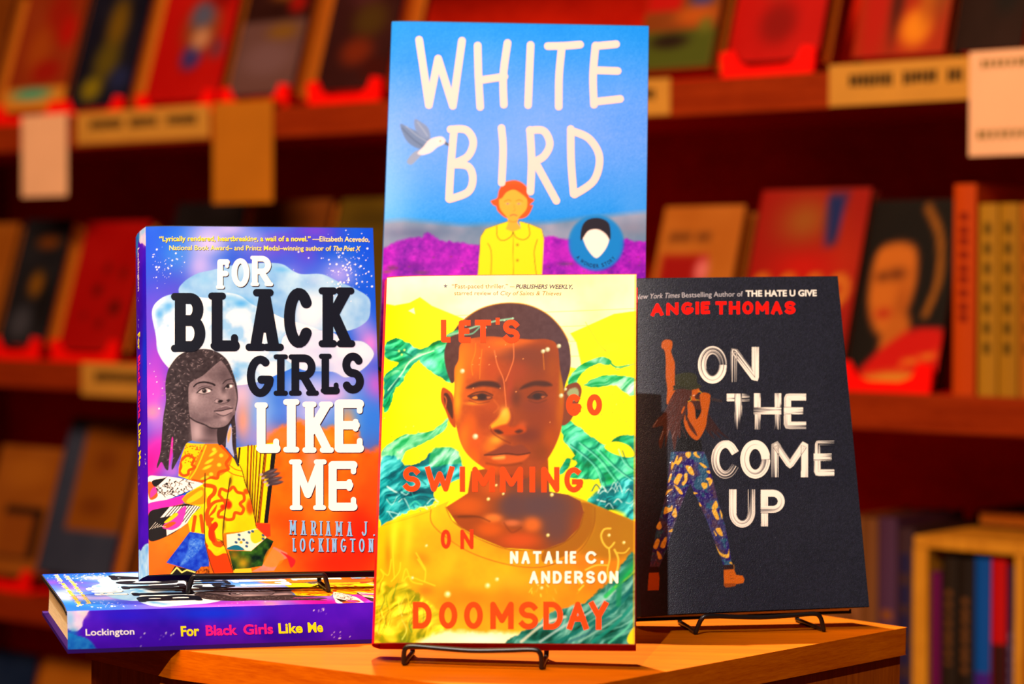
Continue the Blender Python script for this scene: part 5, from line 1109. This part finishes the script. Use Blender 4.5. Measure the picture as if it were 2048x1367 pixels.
def tray(u, z, w, label, hi=.036):
    """red plastic stand: plate, leaning rest and a low lip with a raised horn at each end"""
    root = thing('plastic_book_stand', label, 'book stand', BC @ T(u, .024, z), 'red plastic book stands')
    q = Mesh(); q.box(0, w, .004, .10, 0, .006, (250, 6, 2), M_RED); o = q.build('base_plate', root); bevel(o, .002)
    P = [(0, 0), (w, 0), (w + .004, hi), (w - .014, hi + .003), (w - .024, hi * .62), (w - .038, .017), (.038, .017), (.024, hi * .62), (.014, hi + .003), (-.004, hi)]
    P = [(a, b) for a, b in P]
    q = Mesh(); n = len(P)
    V = [(a, -.004, b) for a, b in P] + [(a, .001, b) for a, b in P]
    def fan(off): return [tuple(off + k for k in t) for t in [(0, 1, 5, 6), (1, 2, 3, 4), (1, 4, 5, 5), (0, 6, 7, 7), (0, 7, 8, 9)]]
    for F in fan(0) + fan(n):
        f = list(dict.fromkeys(F)); q.add([V[k] for k in f], [tuple(range(len(f)))], (250, 6, 2), M_RED)
    q.add(V, [(k, (k + 1) % n, n + (k + 1) % n, n + k) for k in range(n)], (250, 6, 2), M_RED)
    q.build('front_lip', root)
    q = Mesh(); q.add([(.02, .078, .006), (w - .02, .078, .006), (w - .02, .120, .12), (.02, .120, .12), (.02, .081, .006), (w - .02, .081, .006), (w - .02, .123, .12), (.02, .123, .12)], [(0, 1, 2, 3), (5, 4, 7, 6), (0, 4, 5, 1), (2, 6, 7, 3), (1, 5, 6, 2), (4, 0, 3, 7)], (250, 6, 2), M_RED)
    q.build('leaning_rest', root)
tz = (.037, -.323, -.683)
def faceout(u, z, W, H, TH, col, art, label, group, spine=None, lean=.30, y=.030, pages=None, stand=None):
    root = thing('hardcover_book', label, 'book', BC @ T(u, y, z) @ RX(-lean), group)
    make_book(root, W, H, TH, simple_front(W, H, col, art), simple_spine(TH, H, spine or col), tuple(.6 * c for c in col), bend=.001, pages=pages or M_PAGES_OLD)
    if stand: tray(u, max(z - .026, tz[min(range(3), key=lambda k: abs(tz[k] - z))]), W, stand)
GT, GM, GL3 = 'face-out books on the upper shelf', 'face-out books on the middle shelf', 'face-out books on the lower shelf'
ZT, ZM, ZL = .064, -.296, -.655
S = 'red plastic book stand on the upper shelf under the '
faceout(-1.235, ZT, .13, .21, .045, (120, 60, 10), None, 'ochre book at the far left end of the upper shelf, mostly out of view', GT, lean=.3)
faceout(-1.072, ZT, .150, .215, .045, (140, 50, 16), blots((60, 40, 22, 30, (150, 26, 8)), (40, 80, 20, 30, (160, 70, 16)), (80, 60, 14, 20, (176, 16, 6)), (60, 105, 24, 14, (150, 20, 8)), ('r', 0, 124, 100, 150, (214, 140, 40)), (45, 131, 34, 7, (60, 170, 150))), 'russet book with a cream and turquoise foot, leftmost face-out on the upper shelf', GT, stand=S + 'russet book')
faceout(-.912, ZT, .138, .215, .045, (16, 18, 40), blots((55, 60, 18, 34, (110, 84, 14)), (50, 100, 22, 24, (90, 80, 20)), (35, 130, 18, 14, (130, 120, 16)), (78, 120, 18, 14, (30, 40, 90)), (60, 20, 24, 10, (40, 40, 50))), 'navy book with a mustard figure, second face-out on the upper shelf', GT, stand=S + 'navy book')
faceout(-.738, ZT, .160, .215, .04, (176, 8, 4), blots((58, 72, 26, 30, (130, 74, 40)), (56, 58, 16, 16, (80, 90, 130)), (52, 104, 14, 14, (50, 50, 130)), (84, 96, 10, 12, (110, 50, 70)), (60, 84, 12, 12, (190, 140, 110)), (76, 40, 16, 12, (130, 6, 4))), 'scarlet book with a blue and cream emblem on the upper shelf', GT, stand=S + 'scarlet book with the emblem')
faceout(-.560, ZT, .132, .20, .06, (40, 12, 12), blots((60, 30, 28, 14, (140, 84, 20)), (80, 48, 14, 12, (150, 12, 6)), ('r', 0, 66, 100, 150, (98, 70, 74)), (66, 80, 24, 10, (120, 84, 30)), (50, 110, 40, 20, (110, 84, 96))), 'maroon and grey book beside a thick tan page edge on the upper shelf', GT, stand=S + 'maroon and grey book')
faceout(-.385, ZT, .132, .20, .05, (48, 16, 20), blots((50, 40, 26, 26, (70, 30, 40)), (60, 76, 26, 20, (70, 50, 14)), (50, 110, 24, 16, (110, 36, 12)), (80, 130, 20, 14, (60, 10, 8))), 'plum coloured book just left of the tall blue book on the upper shelf', GT, stand=S + 'plum coloured book')
faceout(.163, ZT - .004, .112, .195, .03, (124, 60, 14), blots(('r', 0, 0, 48, 92, (176, 8, 4)), ('r', 54, 30, 92, 80, (36, 16, 14)), (74, 82, 16, 9, (60, 60, 130)), (70, 98, 30, 10, (176, 84, 16)), ('r', 0, 112, 100, 150, (70, 84, 20)), (40, 122, 26, 8, (30, 14, 8)), (84, 108, 10, 8, (100, 104, 30))), 'brown and red book with a green foot, right of the tall blue book', GT)
faceout(.300, ZT - .002, .125, .205, .035, (178, 6, 4), blots((46, 70, 22, 22, (140, 70, 40)), (60, 60, 12, 14, (190, 110, 50)), (50, 116, 22, 20, (130, 4, 4))), 'bright red book with a pale emblem on the upper shelf, right of the blue book', GT, stand=S + 'bright red book')
faceout(.470, ZT - .006, .118, .20, .035, (160, 40, 8), blots((20, 100, 14, 60, (170, 20, 6)), (42, 90, 8, 50, (70, 16, 8)), (66, 126, 18, 18, (226, 140, 22)), (76, 84, 12, 40, (170, 90, 16)), (46, 40, 12, 40, (180, 60, 10)), (90, 60, 12, 60, (130, 70, 20))), 'orange and russet book with a yellow shape on the upper shelf', GT)
faceout(.598, ZT - .006, .084, .20, .03, (30, 8, 6), blots((50, 60, 30, 16, (50, 14, 8)), (70, 100, 20, 20, (12, 8, 12))), 'near-black book towards the right end of the upper shelf', GT)
faceout(.724, ZT - .006, .12, .20, .03, (90, 40, 10), None, 'brown book at the right end of the upper shelf, mostly out of view', GT)
S = 'red plastic book stand on the middle shelf under the '
faceout(-1.23, ZM, .135, .20, .055, (150, 84, 20), None, 'tan book at the left end of the middle shelf, mostly out of view', GM)
faceout(-1.082, ZM, .115, .205, .055, (26, 28, 38), blots((60, 28, 26, 8, (110, 56, 12)), (55, 78, 16, 16, (130, 84, 14)), (40, 124, 24, 20, (60, 64, 82)), (80, 100, 14, 30, (16, 16, 22))), 'charcoal book with a small amber disc on the middle shelf', GM, stand=S + 'charcoal book')
faceout(-.935, ZM - .006, .150, .205, .02, (162, 4, 2), blots((50, 55, 6, 6, (110, 6, 4)), (42, 80, 7, 7, (90, 4, 2)), (74, 100, 9, 9, (80, 6, 2)), (56, 118, 6, 6, (110, 6, 4)), (76, 60, 6, 8, (110, 6, 2)), (30, 110, 5, 5, (120, 6, 4))), 'crimson book with dark spots on the middle shelf, left of the watercolour book', GM, stand=S + 'crimson spotted book')
for u, w, c, lb in [(-.735, .150, (22, 18, 24), 'blue-black book on the middle shelf behind the watercolour book'), (-.570, .158, (110, 58, 14), 'brown book on the middle shelf peeking over the watercolour book'), (-.395, .150, (88, 70, 10), 'olive book on the middle shelf between the watercolour and blue books')]:
    faceout(u, ZM, w, .225, .02, c, blots((50, 20, 40, 8, tuple(.8 * k for k in c))), lb, GM)
faceout(.165, ZM - .012, .120, .215, .03, (178, 104, 30), blots(('r', 8, 44, 66, 150, (150, 8, 8)), (60, 58, 9, 12, (220, 120, 130)), ('r', 12, 24, 40, 32, (110, 60, 16)), ('r', 46, 24, 64, 32, (110, 60, 16))), 'tan book with a red panel and pink dot, right of the yellow book', GM)
faceout(.305, ZM - .014, .152, .235, .02, (150, 16, 8), swirl, 'red book with four pale swirls, behind the black book', GM)
faceout(.462, ZM - .016, .118, .22, .016, (12, 8, 10), portrait, 'black book with a portrait in a red coat on the middle shelf', GM, pages=M_BACK, stand=S + 'portrait')
faceout(-1.145, ZL, .155, .205, .03, (150, 84, 22), blots(('r', 30, 70, 92, 130, (18, 12, 14)), ('r', 30, 80, 80, 128, (140, 74, 20)), (50, 30, 40, 20, (166, 98, 26))), 'tan book with a black outlined square on the lower shelf', GL3, stand='red plastic book stand on the lower shelf under the tan book')
faceout(-.985, ZL + .012, .172, .245, .03, (52, 62, 92), blots(('r', 26, 4, 100, 108, (140, 78, 14)), (60, 40, 16, 12, (120, 60, 10)), (56, 84, 20, 10, (116, 58, 10))), 'slate blue book with an ochre panel on the lower shelf', GL3, pages=M_PAGES_OLD)
faceout(-.780, ZL, .13, .21, .03, (110, 58, 12), None, 'brown book on the lower shelf behind the watercolour book', GL3)
# bottom shelf, only the tops show
for u, w, c, lb in [(-1.16, .11, (20, 40, 80), 'dark blue book on the bottom shelf, lower left corner'), (-1.035, .23, (176, 104, 20), 'wide yellow ochre book on the bottom shelf under the lower lip')]:
    faceout(u, -1.022, w, .242, .03, c, None, lb, 'face-out books on the bottom shelf', lean=.24)

# ---- spine-out books
def spineout(u, z, TH, H, D, col, bands, label, group, y=.025):
    root = thing('hardcover_book', label, 'book', BC @ T(u + TH, y, z) @ RZ(math.pi / 2), group)
    make_book(root, D, H, TH, simple_front(D, H, col, None, (12, 16)), simple_spine(TH, H, col, bands), col, bend=.001, pages=M_PAGES_OLD)
GS = 'spine-out series on the middle shelf'
marks = lambda c, y0, y1, k, x0=6, x1=15: [(y0 + (y1 - y0) * i / k, y0 + (y1 - y0) * (i + .62) / k, c, x0, x1) for i in range(k)]
spineout(.606, ZM - .027, .028, .235, .15, (196, 72, 10), marks((120, 20, 4), 20, 100, 9), 'tall orange spine beside the black portrait book', GS)
for k, (c, mk, lb) in enumerate([((176, 132, 34), (90, 70, 14), 'cream spine right of the orange spine'), ((170, 126, 30), (84, 66, 12), 'middle cream spine of the three right of the orange spine'), ((176, 112, 36), (100, 66, 20), 'rightmost cream spine at the edge of the picture')]):
    spineout(.637 + k * .0245, ZM - .027, .0235, .213, .15, c, marks(mk, 14, 120, 7) , lb, GS)
spineout(.713, ZM - .027, .03, .21, .15, (160, 8, 4), [], 'red spine at the right end of the middle shelf, mostly out of view', GS)

# ---- pale book rack on the lower shelf, right
RK = BC @ T(.562, .0195, -.683)
M_PINE = wood('pale_yellow_pine', (196, 134, 34), (160, 100, 20), .5, 8, (10, 10, 1))
rack = thing('book_rack', 'pale yellow wooden rack with a flat top on the lower shelf, right side', 'rack', RK)
q = Mesh(); q.box(.0, .34, .0, .17, .194, .207, (196, 134, 34), M_PINE); bevel(q.build('top_board', rack), .0015)
for x in (0, .124, .326):
    q = Mesh(); q.box(x, x + (.012 if x else .018), 0, .17, 0, .194, (196, 134, 34), M_PINE); q.build('upright', rack)
GR = 'spine-out books in the pale rack'
for x, t, h, c, bd, lb in [(.019, .013, .168, (92, 4, 66), [], 'purple spine in the pale rack, shortest and leftmost'), (.0325, .020, .186, (34, 22, 12), marks((96, 56, 20), 30, 100, 8), 'black spine with brown lettering in the pale rack, next to purple'), (.053, .020, .186, (30, 20, 14), marks((100, 60, 24), 36, 104, 8), 'black spine with brown lettering in the pale rack, next to blue'),
                           (.0735, .0195, .188, (4, 70, 150), [(100, 150, (60, 20, 120), 0, 20)], 'bright blue spine in the pale rack'), (.0935, .0185, .188, (176, 4, 4), [(74, 150, (50, 12, 6), 0, 20)], 'red spine with a dark foot in the pale rack'), (.1125, .011, .182, (24, 22, 62), marks((90, 80, 110), 60, 110, 5), 'thin navy spine in the pale rack'),
                           (.137, .030, .18, (190, 8, 20), [(60, 80, (160, 60, 130), 0, 20)], 'rose red spine right of the rack divider')]:
    spineout(.562 + x, -.683, t, h, .14, c, bd, lb, GR, y=.026)
GB = 'worn spines left of the pale rack'
for u, t, h, c, bd, lb in [(.440, .026, .21, (120, 68, 30), [], 'brown spine on the lower shelf behind the black book'), (.467, .026, .222, (126, 74, 34), marks((90, 46, 16), 20, 130, 6), 'tan spine on the lower shelf right of the black book'), (.494, .020, .222, (110, 64, 28), [], 'brown spine between tan and purple spines on the lower shelf'), (.5145, .024, .224, (70, 40, 66), marks((120, 64, 24), 70, 140, 6, 3, 17), 'mauve and brown spine left of the pale rack'), (.539, .021, .214, (56, 34, 40), marks((30, 24, 60), 20, 140, 5, 3, 17), 'dark mottled spine touching the pale rack')]:
    spineout(u, -.683, t, h, .15, c, bd, lb, GB)
root = thing('hardcover_book', 'small black book lying flat on top of the pale rack', 'book', BC @ T(.552, .03, -.683 + .207 + .0205) @ RX(math.pi / 2) @ RZ(0))
root.matrix_world = BC @ T(.568, .15, -.4758 + .0203) @ RX(math.pi / 2 * -1)
make_book(root, .085, .115, .020, simple_front(.085, .115, (10, 8, 12)), simple_spine(.020, .115, (8, 6, 10)), (8, 6, 10), bend=.001, pages=M_PAGES_OLD)

# ---- labels and cards on the shelf lips
M_CARD = mottled('matt_card', (216, 160, 110), .8, .1, .05, 20)
M_CREAM = mottled('aged_label_card', (190, 140, 56), .7, .2, .06, 20)
M_INK = mottled('faded_dark_ink', (46, 32, 16), .8, .1, .1, 50)
def strip(u0, u1, z0, z1, words, label, m=None, y=-.0016, rows=None):
    m_ = m or M_CREAM
    root = thing('shelf_label', label, 'label', BC @ T(u0, y, z0), 'shelf labels')
    q = Mesh(); q.box(0, u1 - u0, 0, .0013, 0, z1 - z0, (190, 140, 56), m_); q.build('card', root)
    rng = random.Random(int(u0 * 1000)); h = z1 - z0
    for a, b in words:                                  # blurred wording: unreadable strokes
        x = a; q = Mesh()
        while x < b - .004:
            w = rng.uniform(.004, .007); q.box(x, min(x + w, b), -.0003, 0, h * .42 + rng.uniform(0, .002), h * .74, (40, 30, 16), M_INK); x += w + .0016
        q.build('wording', root)
strip(-.848, -.560, .006, .052, [(.03, .105), (.118, .18), (.20, .265)], 'long cream shelf label on the upper lip, between two hanging cards')
strip(.168, .240, .003, .046, [(.01, .05)], 'short cream shelf label on the upper lip, touching the tall blue book')
strip(.461, .640, .002, .048, [(.026, .082), (.095, .140), (.150, .172)], 'cream shelf label with dark wording on the upper lip, beside the big card')
strip(-.837, -.640, -.366, -.318, [(.03, .15)], 'cream shelf label on the middle lip, behind the watercolour book')
def card(u0, u1, z0, z1, m, label, lines=(), fold=True):
    root = thing('hanging_card', label, 'card', BC @ T(u0, -.0035, z0), 'cards hanging from the upper shelf')
    q = Mesh(); w, h = u1 - u0, z1 - z0
    q.box(0, w, -.0004, .0006, 0, h, (216, 160, 110), m); bevel(q.build('sheet', root), .0003, 1)
    q = Mesh(); q.box(0, w, .0006, .020, h - .0012, h, (230, 150, 40), m); q.build('folded_top', root)
    if lines:
        rng = random.Random(3)
        for a, b, z, t in lines:
            x = a; q = Mesh()
            while x < b: q.box(x, x + .005, -.0009, -.0004, z, z + t, (90, 80, 30), M_INK2); x += rng.uniform(.007, .010)
            q.build('wording', root)
M_INK2 = mottled('pale_green_ink', (120, 104, 50), .8, .1, .1, 50)
M_WHITE = mottled('white_paper_card', (236, 190, 158), .8, .1, .04, 15)
M_TANC = mottled('kraft_paper_card', (176, 110, 24), .8, .1, .06, 15)
card(-.975, -.868, -.070, .053, M_WHITE, 'small white card hanging from the upper shelf, far left')
card(-.550, -.430, -.088, .053, M_TANC, 'tan kraft card hanging from the upper shelf, left of the blue book')
card(.639, .79, -.060, .052, M_WHITE, 'large white card hanging from the upper shelf, far right', [(.014, .14, .094, .009), (.01, .14, .018, .010)])
